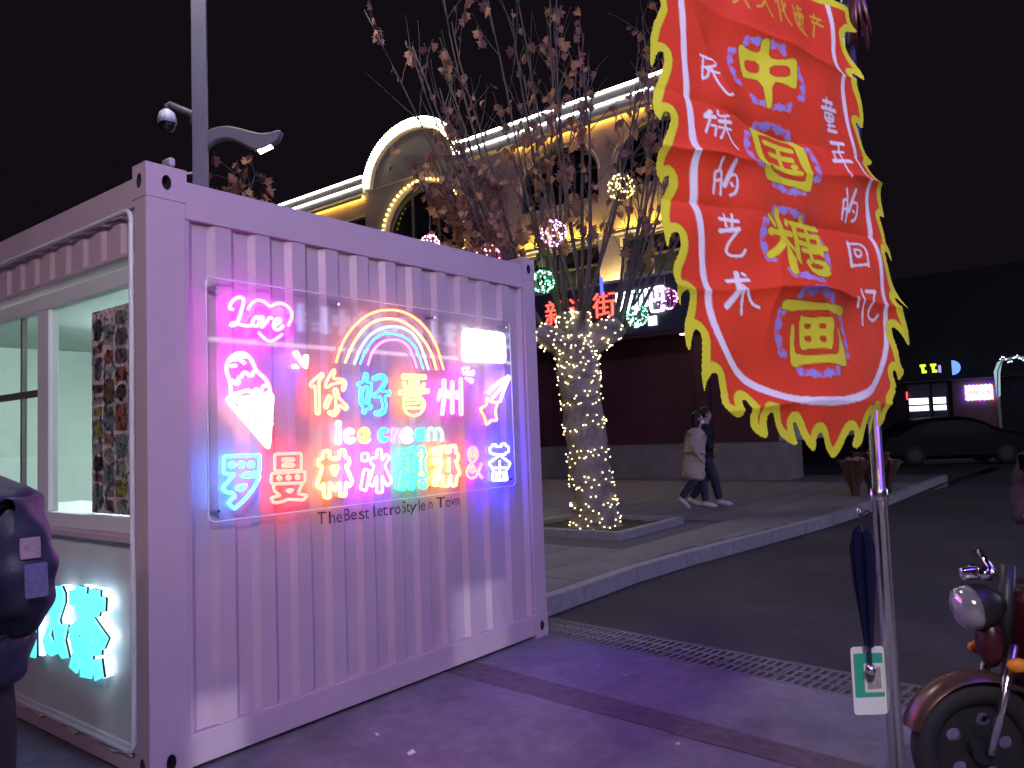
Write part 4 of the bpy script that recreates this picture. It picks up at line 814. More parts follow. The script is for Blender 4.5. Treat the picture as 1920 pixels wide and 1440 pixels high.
# pediment with bulb band
ped = [(15.95 + 2.42 * math.cos(math.pi * i / 24), 10.95 + 1.98 * math.sin(math.pi * i / 24)) for i in range(25)]
plate('pediment', [ped], .30, FM @ Matrix.Translation((0, 0, -.06)), M_['cream'], bld)
m = MB(); pb = MB()
for i in range(64):
    a = math.pi * (i + .5) / 64
    for k, r_ in enumerate((0, -.13, -.26)):
        aa = a + (k % 2) * math.pi / 128
        pb.ball((17.60, 15.95 + (2.46 + r_) * math.cos(aa), 10.95 + (2.02 + r_) * math.sin(aa)), .040, sub=1)
arcp = [(15.95 + 2.50 * math.cos(math.pi * i / 32), 10.95 + 2.06 * math.sin(math.pi * i / 32)) for i in range(33)] + [(15.95 + 2.10 * math.cos(math.pi * i / 32), 10.95 + 1.66 * math.sin(math.pi * i / 32)) for i in range(32, -1, -1)]
plate('pediment_band', [arcp], .30, FM @ Matrix.Translation((0, 0, -.22)), M_['trimst'], bld)
M_['bulbcool'] = emi('pediment_bulb', (1.0, .93, .62), 16.0)
o = bpart('bulb_band', pb, M_['bulbcool']); o['kind'] = 'stuff'
pb = MB()
for i in range(30):
    a = math.pi * i / 29; pb.ball((17.76, 15.6 + 2.02 * math.cos(a), 8.85 + 1.86 * math.sin(a)), .050, sub=1)
for z in np.arange(6.2, 8.8, .28):
    for s in (-1, 1): pb.ball((17.76, 15.6 + 2.02 * s, z), .050, sub=1)
o = bpart('arch_bulbs', pb, emi('arch_bulb', (1.0, .66, .18), 9.0)); o['kind'] = 'stuff'; o.name = 'arch_bulb_string'
def window(loop, name='window'):
    ys = [p[0] for p in loop]; zs_ = [p[1] for p in loop]; y0, y1, z0, z1 = min(ys), max(ys), min(zs_), max(zs_)
    cy_, cz_ = (y0 + y1) / 2, (z0 + z1) / 2
    inner = [(cy_ + (y - cy_) * .95, cz_ + (z - cz_) * .92) for y, z in loop]
    wf = plate(name, [loop, inner], .10, FM @ Matrix.Translation((0, 0, .03)), M_['wframe'], bld)
    plate('pane', [inner], .02, FM @ Matrix.Translation((0, 0, .10)), M_['darkglass'], wf)
    mm = MB()
    for t_ in (1 / 3, 2 / 3): mm.box((FX + .0, y0 + (y1 - y0) * t_ - .03, z0 + .05), (FX + .075, y0 + (y1 - y0) * t_ + .03, z1 - (.30 if len(loop) > 4 else .05)))
    mm.box((FX + .005, y0 + .07, z0 + (z1 - z0) * .52 - .03), (FX + .070, y1 - .07, z0 + (z1 - z0) * .52 + .03))
    mu = mm.build('mullion', M_['wframe'], wf); mu.location = -BO
for h in holes: window(h)
for c in AW:
    ar = [(17.80, c + 1.53 * math.cos(math.pi * i / 20), 9.35 + 1.10 * math.sin(math.pi * i / 20)) for i in range(21)]
    o = MB().tube(ar, .045, 6).build('arch_moulding', M_['trimst'], bld); o.location = -BO
    bpart('sill_ledge', MB().bbox((17.55, c - 1.55, 7.20), (17.829, c + 1.55, 7.30), .02).bbox((17.55, c - 1.55, 7.301), (17.58, c + 1.55, 7.34), .01), M_['trimst'])
    bpart('amber_uplight', MB().box((17.64, c - 1.40, 7.302), (17.70, c + 1.40, 7.325)), M_['warmled'])
bpart('amber_uplight', MB().box((17.60, 8.25, 5.782), (17.66, 8.85, 5.80)), M_['warmled'])
bpart('sign_band', MB().bbox((17.55, 3.2, 4.19), (17.829, 12.9, 5.78), .02), M_['band'])
bpart('added_facade_glow', MB().box((17.62, 3.3, 5.785), (17.70, 8.0, 5.80)).box((17.62, 9.0, 5.785), (17.70, 12.8, 5.80)).box((17.62, 13.2, 5.785), (17.70, 30, 5.80)), M_['wash'])  # added glow strip that brightens the facade; no such fixture known
bpart('added_glow_lip', MB().box((17.552, 3.2, 5.781), (17.575, 12.9, 5.86)).box((17.552, 13.0, 5.70), (17.575, 31, 5.86)).box((17.576, 13.0, 5.70), (17.829, 31, 5.78)), M_['trimst'])  # added lip that hides the glow strip from below
bpart('band_soffit', MB().box((17.56, 3.2, 4.10), (18.6, 12.9, 4.185)), M_['redwall'])
bpart('shop_wall', MB().box((18.55, 3.2, 1.09), (18.7, 31, 4.19)), M_['redwall'])
bpart('terrace', MB().bbox((17.50, 3.0, .0), (18.72, 31, 1.085), .015), M_['tile'])
bpart('roof_block', MB().box((18.18, 3.2, 1.1), (25, 3.4, 11.0)).box((18.18, 30.8, 1.1), (25, 31, 11.0)).box((18.18, 3.4, 10.9), (25, 30.8, 11.0)), M_['cream'])
for k, y in enumerate((12.9, 10.9, 5.5, 3.6)): bpart('pillar', MB().bbox((18.3, y - .18, 1.086), (18.54, y + .18, 4.185), .01), M_['redwall'])
bpart('soffit_lamp', MB().lathe([(0, 4.085), (.07, 4.085), (.07, 4.099)], 12, Matrix.Translation((17.8, 5.75, 0))), M_['ledwhite'])
M_['signred'] = emi('red_sign_face', (1.0, .11, .06), 2.0); M_['signwhite'] = emi('white_sign_face', (.80, .90, 1.0), 5.0)
SM = frame_matrix(Vector((17.50, 0, 0)) - BO, (0, -1, 0), (0, 0, 1))
for txt, y, z, s_, mt in (('新', 9.75, 5.10, .80, 'signred'), ('追', 8.88, 5.10, .80, 'signred'), ('街', 8.02, 5.12, .80, 'signred'), ('网', 7.28, 5.07, .80, 'signwhite'), ('吧', 6.48, 5.06, .86, 'signwhite')):
    me = text_mesh(txt, s_, .05); me.transform(SM @ Matrix.Translation((-y, z, 0)) @ Matrix.Diagonal((1, 1, 1, 1))); 
    bm = bmesh.new(); bm.from_mesh(me); bm.to_mesh(me); bm.free()
    link('sign_character', me, M_[mt], bld)
for y in (7.08, 6.50): bpart('light_box', MB().bbox((17.50, y - .13, 4.40), (17.55, y + .13, 4.66), .01), emi('light_box', (.85, .85, 1.0), 2.2))
# slim blue led tube hanging on the band
bpart('blue_led_tube', MB().tube([(17.45, 8.05, 5.48), (17.45, 8.05, 6.0)], .05, 8), emi('blue_led', (.10, .16, 1.0), 1.2))

# ================================================================== lit plane tree
random.seed(11)
TB = Vector((7.70, 2.44, SW + .03))
tree = empty('plane_tree', TB, 0, 'thick pollarded tree wrapped in warm string lights with dry brown leaves', 'tree')
def rnd(a, b): return random.uniform(a, b)
tp = [Vector((0, 0, -.05)), Vector((-.01, 0, .25)), Vector((-.08, .01, .8)), Vector((-.14, .03, 1.45)), Vector((-.19, .05, 2.0)), Vector((-.22, .06, 2.35)), Vector((-.24, .05, 2.65))]
tr_ = [.37, .315, .295, .285, .285, .31, .27]
tps = chaikin(tp, 2); trs = [p.x for p in chaikin([(r_, 0, 0) for r_ in tr_], 2)]
bm_tr = MB(); bm_tr.tube(tps, trs, 18)
stubs = [([Vector((-.24, .05, 2.45)), rd * .28 + Vector((-.2, 0, 2.70)), rd * .55 + Vector((-.18, 0, 2.86))], [.22, .20, .15]),
         ([Vector((-.24, .05, 2.45)), rd * -.32 + Vector((-.2, 0, 2.62)), rd * -.62 + Vector((-.2, 0, 2.80))], [.22, .19, .14]),
         ([Vector((-.24, .05, 2.45)), Vector((-.1, .25, 2.85)), Vector((-.05, .35, 3.05))], [.2, .17, .12]),
         ([Vector((-.24, .05, 2.45)), Vector((-.35, -.1, 2.85)), Vector((-.40, -.15, 3.05))], [.2, .16, .11])]
for p, r_ in stubs: bm_tr.tube(chaikin(p, 2), [q.x for q in chaikin([(v, 0, 0) for v in r_], 2)], 12)
me = bm_tr.mesh('trunk')
for v in me.vertices:
    n_ = v.normal if hasattr(v, 'normal') else Vector((0, 0, 0)); f_ = 0.018 * math.sin(v.co.z * 9 + math.atan2(v.co.y, v.co.x) * 3) + rnd(-.008, .008); v.co += n_ * f_
link('trunk', me, M_['bark'], tree, True)
br = MB(); tw = MB(); leafspots = []
def wander(p, d, L_, n, jit, up=0.15):
    pts = [p.copy()]; d = d.normalized()
    for i in range(n):
        d = (d + Vector((rnd(-jit, jit), rnd(-jit, jit), rnd(-jit, jit) + up * .3))).normalized(); p = p + d * (L_ / n); pts.append(p.copy())
    return pts
starts = []
for p, r_ in stubs:
    for k in range(8): starts.append(p[-1] + Vector((rnd(-.12, .12), rnd(-.12, .12), rnd(-.15, .04))))
bd = -Vector((FWD.x, FWD.y, 0)).normalized()
for i, s_ in enumerate(starts):
    side_d = rd * ((s_ - Vector((-.22, .05, 2.6))).dot(rd) * .62 + rnd(-.20, .28) - .08) + bd * rnd(-.30, .30)
    L_ = rnd(3.2, 5.6)
    pts = wander(s_, Vector((0, 0, 1)) + side_d, L_, 9, .075)
    r0 = rnd(.020, .038); br.tube(pts, [r0 * (1 - .86 * j / 9) + .003 for j in range(10)], 6)
    for j in range(2, 10):
        for q in range(random.choice((1, 2, 2))):
            base_ = pts[j] if j < 9 else pts[8].lerp(pts[9], rnd(.2, .9))
            dirn = (pts[j] - pts[j - 1]).normalized() + Vector((rnd(-.8, .8), rnd(-.8, .8), rnd(-.1, .5)))
            tpts = wander(base_, dirn, rnd(.35, 1.05), 4, .16)
            tw.tube(tpts, [.0085, .007, .0055, .004, .003], 4)
            for t_ in (tpts[2], tpts[3], tpts[4]):
                if random.random() < 0.40: leafspots.append(t_)
# long low sprays reaching left over the container
for i in range(10):
    s_ = stubs[1][0][-1] + Vector((rnd(-.1, .1), rnd(-.1, .1), rnd(-.2, .1)))
    pts = wander(s_, rd * rnd(-.95, -.4) + Vector((0, 0, 1.0)) + bd * rnd(-.25, .25), rnd(1.9, 3.1), 8, .10)
    br.tube(pts, [.022 * (1 - .85 * j / 8) + .003 for j in range(9)], 6)
    for j in range(2, 9):
        for q in range(3):
            tpts = wander(pts[j], (pts[j] - pts[j - 1]).normalized() + Vector((rnd(-.9, .9), rnd(-.9, .9), rnd(-.2, .5))), rnd(.3, .9), 4, .18)
            tw.tube(tpts, [.0085, .007, .0055, .004, .003], 4)
            for t_ in tpts[2:]:
                if random.random() < 0.62: leafspots.append(t_)
br.build('branches', M_['twig'], tree, True).name = 'branch_mass'; tw.build('twig_mass', M_['twig'], tree)
for o in tree.children:
    if o.name.startswith(('branch_mass', 'twig_mass')): o['kind'] = 'stuff'
def leaf_mesh(seed):
    random.seed(seed)
    prof = [(0, 0), (.030, .014), (.062, .006), (.048, .036), (.074, .060), (.040, .064), (.036, .088), (.012, .082), (0, .120)]
    R_ = [(x * rnd(.85, 1.15), y * rnd(.9, 1.1)) for x, y in prof]; Lf = [(-x * rnd(.85, 1.15), y) for x, y in R_[1:-1]]
    fold = rnd(.5, 1.1); curl = rnd(2, 6)
    def P(x, y): return Vector((x * math.cos(fold * .6), abs(x) * math.sin(fold) * .9 + curl * y * y * .6, -y * .95))
    vs_ = [P(0, y) for y in (0, .03, .06, .09, .12)]
    rp = [P(x, y) for x, y in R_[1:-1]]; lp = [P(x, y) for x, y in Lf]
    m = MB(); vs_ += rp + lp
    ctr = [0, 0, 1, 2, 2, 3, 4]
    fs = []
    for off, flip in ((5, False), (12, True)):
        for i in range(6):
            a, b = off + i, off + i + 1; ca, cb = ctr[i], ctr[i + 1]
            f = (ca, a, b) if ca == cb else (ca, a, b, cb)
            fs.append(f[::-1] if flip else f)
    m.add(vs_, fs)
    m.tube([Vector((0, 0, .045)), Vector((0, .004, .02)), Vector((0, 0, 0))], .0022, 4)
    me = m.mesh('leaf'); me.materials.append(M_['leaf']); return me
lm = [leaf_mesh(s) for s in range(7)]
random.seed(99); random.shuffle(leafspots)
view = (Vector(TB) - CAM)
def vis(p):
    q = p + TB - CAM; z = q.dot(FWD); px = 960 + 1452 * q.dot(RIGHT) / z; py = 720 + 1452 * q.dot(DOWN) / z
    return 0 < px < 1245 and -10 < py < 620
order = sorted(leafspots, key=lambda p: 0 if vis(p) else 1)
lv = MB()
for i, p in enumerate(order):
    E_ = Euler((rnd(-.7, .7), rnd(-.7, .7), rnd(0, 6.28))); s_ = rnd(.85, 1.5)
    if i < 300:
        o = bpy.data.objects.new('leaf', random.choice(lm)); COL.objects.link(o); o.parent = tree; o.location = p - Vector((0, 0, .045 * s_)); o.rotation_euler = E_; o.scale = (s_, s_, s_)
    else:
        src = random.choice(lm); Mx = Matrix.Translation(p - Vector((0, 0, .045 * s_))) @ E_.to_matrix().to_4x4() @ Matrix.Scale(s_, 4)
        lv.add([Mx @ v.co for v in src.vertices], [tuple(f.vertices) for f in src.polygons])
o = lv.build('foliage', M_['leaf'], tree); o['kind'] = 'stuff'
print('leaves', len(leafspots))
# string lights wound round trunk and stubs
bl = MB(); wr = MB()
random.seed(4)
def on_trunk(t, a, extra=.012):
    f = t * (len(tps) - 1); i = min(int(f), len(tps) - 2); c = tps[i].lerp(tps[i + 1], f - i); r_ = trs[i] + (trs[min(i + 1, len(trs) - 1)] - trs[i]) * (f - i)
    return c + Vector((math.cos(a), math.sin(a), 0)) * (r_ + extra)
wp = []
turns = 19
for i in range(560):
    t = i / 559; h = .06 + .92 * (t + .018 * math.sin(t * 2 * math.pi * turns * .5)); h = min(max(h, .04), .98)
    a = t * 2 * math.pi * turns; p = on_trunk(h, a, .014) + Vector((0, 0, .030 * math.sin(a * 2.3) + .02 * math.sin(a * 5.1)))
    wp.append(p)
    if i % 1 == 0 and random.random() < .70: bl.ball(p + Vector((math.cos(a), math.sin(a), 0)) * .008 + Vector((rnd(-.01, .01), rnd(-.01, .01), rnd(-.085, .085))), .0088, sub=0)
wr.tube(wp, .003, 4)
for p, r_ in stubs:
    pp = chaikin(p, 2); rr = [q.x for q in chaikin([(v, 0, 0) for v in r_], 2)]
    for i in range(55):
        f = rnd(.25, 1.0) * (len(pp) - 1); j = min(int(f), len(pp) - 2); c = pp[j].lerp(pp[j + 1], f - j); ax = (pp[j + 1] - pp[j]).normalized(); o1 = ax.orthogonal().normalized(); o2 = ax.cross(o1); a = rnd(0, 6.28)
        bl.ball(c + (o1 * math.cos(a) + o2 * math.sin(a)) * (rr[j] + .012), .0105, sub=0)
ls = empty('string_lights', TB, 0, 'warm white string lights wound round the tree trunk', 'string lights')
wr.build('cable', M_['wire'], ls); o = bl.build('bulbs', M_['bulb'], ls); o.name = 'bulb_mass'; o['kind'] = 'stuff'
# light balls in the crown
for nm, p, r_, colr, lab in (('y', (7.74, 1.80, 4.97), .185, (1.0, .70, .12), 'round ball of warm yellow lights hanging high in the tree'), ('p', (7.17, 2.60, 4.36), .185, (1.0, .40, .95), 'round ball of pink purple lights hanging in mid crown'),
                          ('r', (6.60, 3.35, 4.07), .165, (1.0, .22, .50), 'pink light ball just above the container roof edge'), ('g', (7.09, 2.76, 3.68), .16, (.10, 1.0, .40), 'green light ball beside the far container corner'),
                          ('g', (7.93, 1.74, 3.14), .15, (.10, 1.0, .50), 'green light ball in front of the white sign characters'), ('m', (8.17, 1.41, 3.37), .165, (1.0, .10, .60), 'magenta light ball next to the banner edge'), ('k', (6.10, 4.00, 4.28), .13, (1.0, .35, .55), 'small pink light ball low in the left branches')):
    e = empty('light_ball', Vector(p) - Vector((0, 0, r_)), 0, lab, 'light ball', 'light balls hung in the tree')
    m = MB(); c = Vector((0, 0, r_))
    for k in range(7):
        a = math.pi * k / 7; m.tube([c + Vector((math.cos(a) * math.cos(b), math.sin(a) * math.cos(b), math.sin(b))) * r_ for b in np.linspace(0, 2 * math.pi, 20, endpoint=False)], .003, 4, True)
    m.tube([c + Vector((0, 0, r_)), c + Vector((rnd(-.02, .02), 0, r_ + .25))], .003, 4)
    m.build('wire_frame', emi('ball_wire', tuple(v * .5 for v in colr), .25), e)
    b_ = MB()
    for i in range(70):
        z = rnd(-1, 1); a = rnd(0, 6.28); q = math.sqrt(1 - z * z); b_.ball(c + Vector((q * math.cos(a), q * math.sin(a), z)) * r_, .0095, sub=0)
    o = b_.build('bulb_mass', emi('ball_bulb', tuple(min(1, v + .15) for v in colr), 9.0), e); o['kind'] = 'stuff'

# ================================================================== street lamp copy added behind the camera to light the container
added_lamp = copy_tree(lamp); added_lamp.location = (-9.6, -6.4, -.15); added_lamp.rotation_euler = (0, 0, R(-128)); added_lamp['label'] = 'added copy of the grey street lamp post, out of view, lighting the container'
for o in added_lamp.children:
    if o.name.startswith('upper_lens'): o.data = o.data.copy(); o.data.materials.clear(); o.data.materials.append(emi('upper_lens_pink', (1.0, .64, .72), 1000.0))
# ================================================================== dim tree behind the lamp post
random.seed(31)
t2 = empty('plane_tree', (5.1, 8.3, SW - .01), 0, 'dim leafy tree top showing over the container beside the lamp post', 'tree')
MB().tube([(0, 0, 0), (.05, 0, 1.2), (0, .05, 2.6)], [.24, .2, .18], 12).build('trunk', M_['bark'], t2, True)
b2 = MB(); l2 = MB()
for i in range(26):
    pts = wander(Vector((0, 0, 2.5)), rd * rnd(-.08, .34) + bd * rnd(-.4, .4) + Vector((0, 0, 1)), rnd(2.2, 3.5), 7, .12)
    b2.tube(pts, [.03 * (1 - .85 * j / 7) + .003 for j in range(8)], 5)
    for j in range(3, 8):
        for q in range(4):
            p = pts[j] + Vector((rnd(-.3, .3), rnd(-.3, .3), rnd(-.2, .25))); src = random.choice(lm); s_ = rnd(1, 1.6)
            Mx = Matrix.Translation(p) @ Euler((rnd(-.7, .7), rnd(-.7, .7), rnd(0, 6.28))).to_matrix().to_4x4() @ Matrix.Scale(s_, 4)
            l2.add([Mx @ v.co for v in src.vertices], [tuple(f.vertices) for f in src.polygons]); b2.tube([pts[j], p], .004, 3)
o = b2.build('branch_mass', M_['bark'], t2); o['kind'] = 'stuff'; o = l2.build('foliage', M_['leaf'], t2); o['kind'] = 'stuff'

# ================================================================== people
def skin_mesh(name, J, E, root, lev=2):
    """one continuous body surface grown round a jointed skeleton"""
    keys = list(J); bm = bmesh.new(); lay = bm.verts.layers.skin.verify(); vm = {}
    for k in keys:
        p, r_ = J[k]; v = bm.verts.new(p); rr = r_ if isinstance(r_, tuple) else (r_, r_); v[lay].radius = rr; v[lay].use_root = (k == root); vm[k] = v
    for a, b in E: bm.edges.new((vm[a], vm[b]))
    me = bpy.data.meshes.new(name); bm.to_mesh(me); bm.free()
    o = bpy.data.objects.new(name, me); COL.objects.link(o)
    s_ = o.modifiers.new('skin', 'SKIN'); s_.use_smooth_shade = True; o.modifiers.new('sub', 'SUBSURF').levels = lev
    out = eval_mesh(o, name); bpy.data.objects.remove(o); bpy.data.meshes.remove(me)
    return out
def limb(J, E, names):
    for a, b in zip(names[:-1], names[1:]): E.append((a, b))
def person(name, label, loc, rz, H, legs, arms, lean=0.0, looks=None, group=None):
    """local frame: +x forward, +y to the left. legs / arms: {'L': [points in units of H]}"""
    P = empty(name, loc, rz, label, 'person', group); S = lambda p: Vector((p[0] + lean * max(0, p[2] - .5), p[1], p[2])) * H
    J = {}; E = []
    core = [('pelvis', (0, 0, .515), .080), ('waist', (0, 0, .60), .070), ('chest', (.005, 0, .71), .072), ('neckb', (-.002, 0, .80), .036), ('neck', (.006, 0, .845), .031), ('jaw', (.020, 0, .882), .041), ('skull', (.014, 0, .928), .054), ('crown', (.008, 0, .965), .044)]
    for k, p, r_ in core: J[k] = (S(p), r_ * H)
    limb(J, E, [c[0] for c in core])
    J['nose'] = (S((.076, 0, .905)), .008 * H); E.append(('jaw', 'nose'))
    for s, sg_ in (('L', 1), ('R', -1)):
        hip, kn, an, toe = legs[s]
        for k, p, r_ in (('hip', hip, .058), ('knee', kn, .036), ('ankle', an, .023), ('toe', toe, .020)): J[k + s] = (Vector(p) * H, r_ * H)
        J['thigh' + s] = ((Vector(hip) * .5 + Vector(kn) * .5) * H, .050 * H); J['calf' + s] = ((Vector(kn) * .6 + Vector(an) * .4) * H, .034 * H)
        limb(J, E, ['pelvis', 'hip' + s, 'thigh' + s, 'knee' + s, 'calf' + s, 'ankle' + s, 'toe' + s])
        sh, el, wr_ = arms[s]
        J['sh' + s] = (S((sh[0], sh[1] * .9, sh[2] - .015)), .028 * H); J['el' + s] = (S(el), .026 * H); J['wr' + s] = (S(wr_), .017 * H)
        d = (Vector(wr_) - Vector(el)).normalized(); side_v = d.cross(Vector((0, 0, 1))); side_v = side_v.normalized() if side_v.length > .1 else Vector((1, 0, 0))
        pal = Vector(wr_) + d * .028; J['palm' + s] = (S(pal), .018 * H)
        limb(J, E, ['neckb', 'sh' + s, 'el' + s, 'wr' + s, 'palm' + s])
        for f, (off, ln) in enumerate(((-.020, .040), (-.008, .046), (.004, .044), (.015, .036))):
            b0 = pal + d * .016 + side_v * off; b1 = b0 + d * ln * .5; b2_ = b1 + (d + Vector((.4, 0, -.3))).normalized() * ln * .45
            for q, pt in enumerate((b0, b1, b2_)): J[f'f{f}{q}{s}'] = (S(pt), (.0055 - .0008 * q) * H)
            limb(J, E, ['palm' + s, f'f{f}0{s}', f'f{f}1{s}', f'f{f}2{s}'])
        th = pal - side_v * .022; J['th' + s] = (S(th), .006 * H); J['tt' + s] = (S(th + d * .022 - side_v * .008), .005 * H); limb(J, E, ['palm' + s, 'th' + s, 'tt' + s])
    link('body', skin_mesh('body', J, E, 'pelvis'), M_['skin'], P, True)
    lk = looks
    # trousers
    J2 = {}; E2 = []
    J2['pelvis'] = (S((0, 0, .52)), .088 * H); J2['belt'] = (S((0, 0, .585)), .080 * H); E2.append(('belt', 'pelvis'))
    for s in 'LR':
        hip, kn, an, toe = [Vector(p) for p in legs[s]]
        for k, p, r_ in (('hip', hip, .067), ('mid', hip.lerp(kn, .5), .060), ('knee', kn, .048), ('calf', kn.lerp(an, .5), .044), ('cuff', kn.lerp(an, .96), .040)): J2[k + s] = (p * H, r_ * H * lk.get('fat', 1.0))
        limb(J2, E2, ['pelvis', 'hip' + s, 'mid' + s, 'knee' + s, 'calf' + s, 'cuff' + s])
    link('trousers', skin_mesh('trousers', J2, E2, 'pelvis'), M_[lk['trousers']], P, True)
    for s in 'LR':                                          # shoes
        an, toe = Vector(legs[s][2]) * H, Vector(legs[s][3]) * H; d = toe - an; d.z *= .8; d.normalize()
        J3 = {'heel': (an - d * .035 * H + Vector((0, 0, -.012 * H)), .026 * H), 'mid': (an + d * .045 * H + Vector((0, 0, -.012 * H)), .027 * H), 'ball': (an + d * .095 * H + Vector((0, 0, -.016 * H)), .025 * H), 'tip': (an + d * .130 * H + Vector((0, 0, -.018 * H)), .016 * H)}
        me = skin_mesh('shoe', J3, [('heel', 'mid'), ('mid', 'ball'), ('ball', 'tip')], 'mid'); link('shoe', me, M_[lk['shoe']], P, True)
    # coat / jacket with sleeves
    hem = lk['hem']; bul = lk.get('bulk', 1.0); J4 = {}; E4 = []
    zz = [.80, .74, .66, .57]; z = .57
    while z - .10 > hem: z -= .07; zz.append(z)
    zz.append(hem); nm_ = []
    for i, z in enumerate(zz):
        t_ = i / (len(zz) - 1); r_ = (.078 if i == 0 else .098 + lk.get('flare', .02) * t_) * bul
        J4[f's{i}'] = (S((lk.get('sweep', 0) * t_ * t_, 0, z)), (r_ * H, r_ * H * 1.0)); nm_.append(f's{i}')
    limb(J4, E4, nm_)
    J4['collar'] = (S((.0, 0, .835)), .048 * H * lk.get('collar', 1.0)); E4.append(('collar', 's0'))
    for s in 'LR':
        sh, el, wr_ = [Vector(p) for p in arms[s]]
        J4['sh' + s] = (S((sh.x, sh.y * 1.02, sh.z - .022)), .052 * bul * H); J4['ua' + s] = (S(sh.lerp(el, .5)), .053 * bul * H); J4['el' + s] = (S(el), .047 * bul * H); J4['fa' + s] = (S(el.lerp(wr_, .5)), .040 * bul * H); J4['cuff' + s] = (S(el.lerp(wr_, .93)), .032 * bul * H)
        limb(J4, E4, ['s0', 'sh' + s, 'ua' + s, 'el' + s, 'fa' + s, 'cuff' + s])
    me = skin_mesh('jacket', J4, E4, 's2', lk.get('sub', 2)); 
    rn = random.Random(7); bmj = bmesh.new(); bmj.from_mesh(me)
    for _ in range(7 if lk.get('sub') else 2): bmesh.ops.smooth_vert(bmj, verts=bmj.verts, factor=.5, use_axis_x=True, use_axis_y=True, use_axis_z=True)
    bmj.to_mesh(me); bmj.free(); me.update()
    for v in me.vertices:                                   # folds of the cloth
        q = v.co / H; f_ = .0035 * math.sin(q.z * 95 + q.y * 25) + .003 * math.sin(q.x * 80 + q.z * 40) + .0025 * math.sin(q.y * 70 - q.z * 30); v.co += v.normal * f_ * H * lk.get('fold', 1.0)
    link(lk.get('top_name', 'jacket'), me, M_[lk['top']], P, True)
    MB().ball(S((0, 0, .70)), H, sub=3, sq=(.080, .112, .115)).build('shirt', M_[lk['top']], P, True)
    for s in 'LR':
        a_, b_ = S(Vector(arms[s][0]) + Vector((0, 0, -.02))), S(arms[s][1])
        MB().tube([S((0, 0, .775)), a_, a_.lerp(b_, .3), b_, S(Vector(arms[s][1]).lerp(Vector(arms[s][2]), .7))], [.06 * H, .050 * H, .046 * H, .038 * H, .030 * H], 14).build('shirt_sleeve', M_[lk['top']], P, True)
    # hair
    hc = S((.004, 0, .937)); bmh = bmesh.new(); bmesh.ops.create_icosphere(bmh, subdivisions=3, radius=1)
    for v in bmh.verts:
        c = v.co.copy(); q = Vector((c.x * .066, c.y * .058, c.z * .066)) * H
        if c.x > .45 and c.z < .35: q = Vector((c.x * .030, c.y * .05, c.z * .045)) * H
        if lk.get('long') and c.z < -.1 and c.x < .35: q.z -= lk['long'] * H * (-c.z) ; q.x -= .010 * H
        v.co = hc + q + Vector((rn.uniform(-.001, .001), rn.uniform(-.001, .001), 0)) * H
    MB().bm(bmh).build('hair', M_['hair'], P, True)
    for s_ in (-1, 1):
        e_ = S((.062, s_ * .020, .925)); MB().ball(e_, .007 * H, sub=2).build('eye', M_['dark'], P, True)
        a_ = S((.012, s_ * .054, .915)); MB().ball(a_, .016 * H, sub=2, sq=(.7, .35, 1)).build('ear', M_['skin'], P, True)
    if not lk.get('mask'): MB().ball(S((.060, 0, .878)), .012 * H, sub=2, sq=(.4, 1.1, .3)).build('mouth', pbr('lips', (.35, .14, .12), .5), P, True)
    else:
        bmm = bmesh.new(); bmesh.ops.create_icosphere(bmm, subdivisions=3, radius=1)
        for v in bmm.verts: c = v.co.copy(); v.co = S((.036, 0, .890)) + Vector((c.x * .046, c.y * .043, c.z * .032)) * H
        MB().bm(bmm).build('face_mask', M_['mask'], P, True)
    return P
wa = math.atan2(rd.y, rd.x)
stride1 = {'L': [(0, .045, .50), (.085, .045, .285), (.10, .045, .045), (.185, .045, .022)], 'R': [(0, -.045, .50), (-.035, -.045, .275), (-.175, -.045, .105), (-.120, -.045, .035)]}
stride2 = {'L': [(0, .048, .50), (.03, .048, .27), (-.135, .048, .060), (-.055, .048, .022)], 'R': [(0, -.048, .50), (.09, -.048, .28), (.135, -.048, .045), (.215, -.048, .028)]}
w1 = person('person', 'person in a long beige coat and white face mask walking beside another walker', (10.72, 2.28, SW), wa, 1.66, stride1,
    {'L': [(-.005, .100, .785), (-.03, .135, .63), (.05, .11, .535)], 'R': [(-.005, -.100, .785), (-.05, -.130, .63), (.02, -.13, .52)]}, lean=.10,
    looks=dict(trousers='denim', shoe='shoe', top='coat', top_name='coat', hem=.27, flare=.045, bulk=1.0, sweep=-.03, long=.10, mask=True, fold=1.1))
w2 = person('person', 'person in a black jacket and dark jeans walking beside the beige coat', (11.15, 2.32, SW), wa, 1.74, stride2,
    {'L': [(-.005, .108, .785), (-.03, .140, .63), (.05, .12, .54)], 'R': [(-.005, -.108, .785), (-.02, -.140, .63), (.09, -.10, .56)]}, lean=.09,
    looks=dict(trousers='denim', shoe='shoe', top='black', hem=.45, flare=.012, bulk=1.08, fold=1.1))
fa = math.atan2(FWD.y, FWD.x)
stand = {'L': [(0, .055, .50), (.01, .07, .27), (0, .075, .045), (.09, .085, .022)], 'R': [(0, -.055, .50), (.01, -.07, .27), (-.01, -.075, .045), (.08, -.085, .022)]}
p3 = person('person', 'person in a dark navy jacket standing at the serving window', (-.905, -.465, 0), fa, 1.76, stand,
    {'L': [(-.005, .112, .785), (-.03, .165, .64), (.07, .10, .565)], 'R': [(-.005, -.115, .785), (-.03, -.168, .625), (.02, -.120, .530)]},
    looks=dict(trousers='black', shoe='dark', top='navy', hem=.41, flare=.030, bulk=1.22, collar=1.8, long=.05, fold=0.9, sub=3))
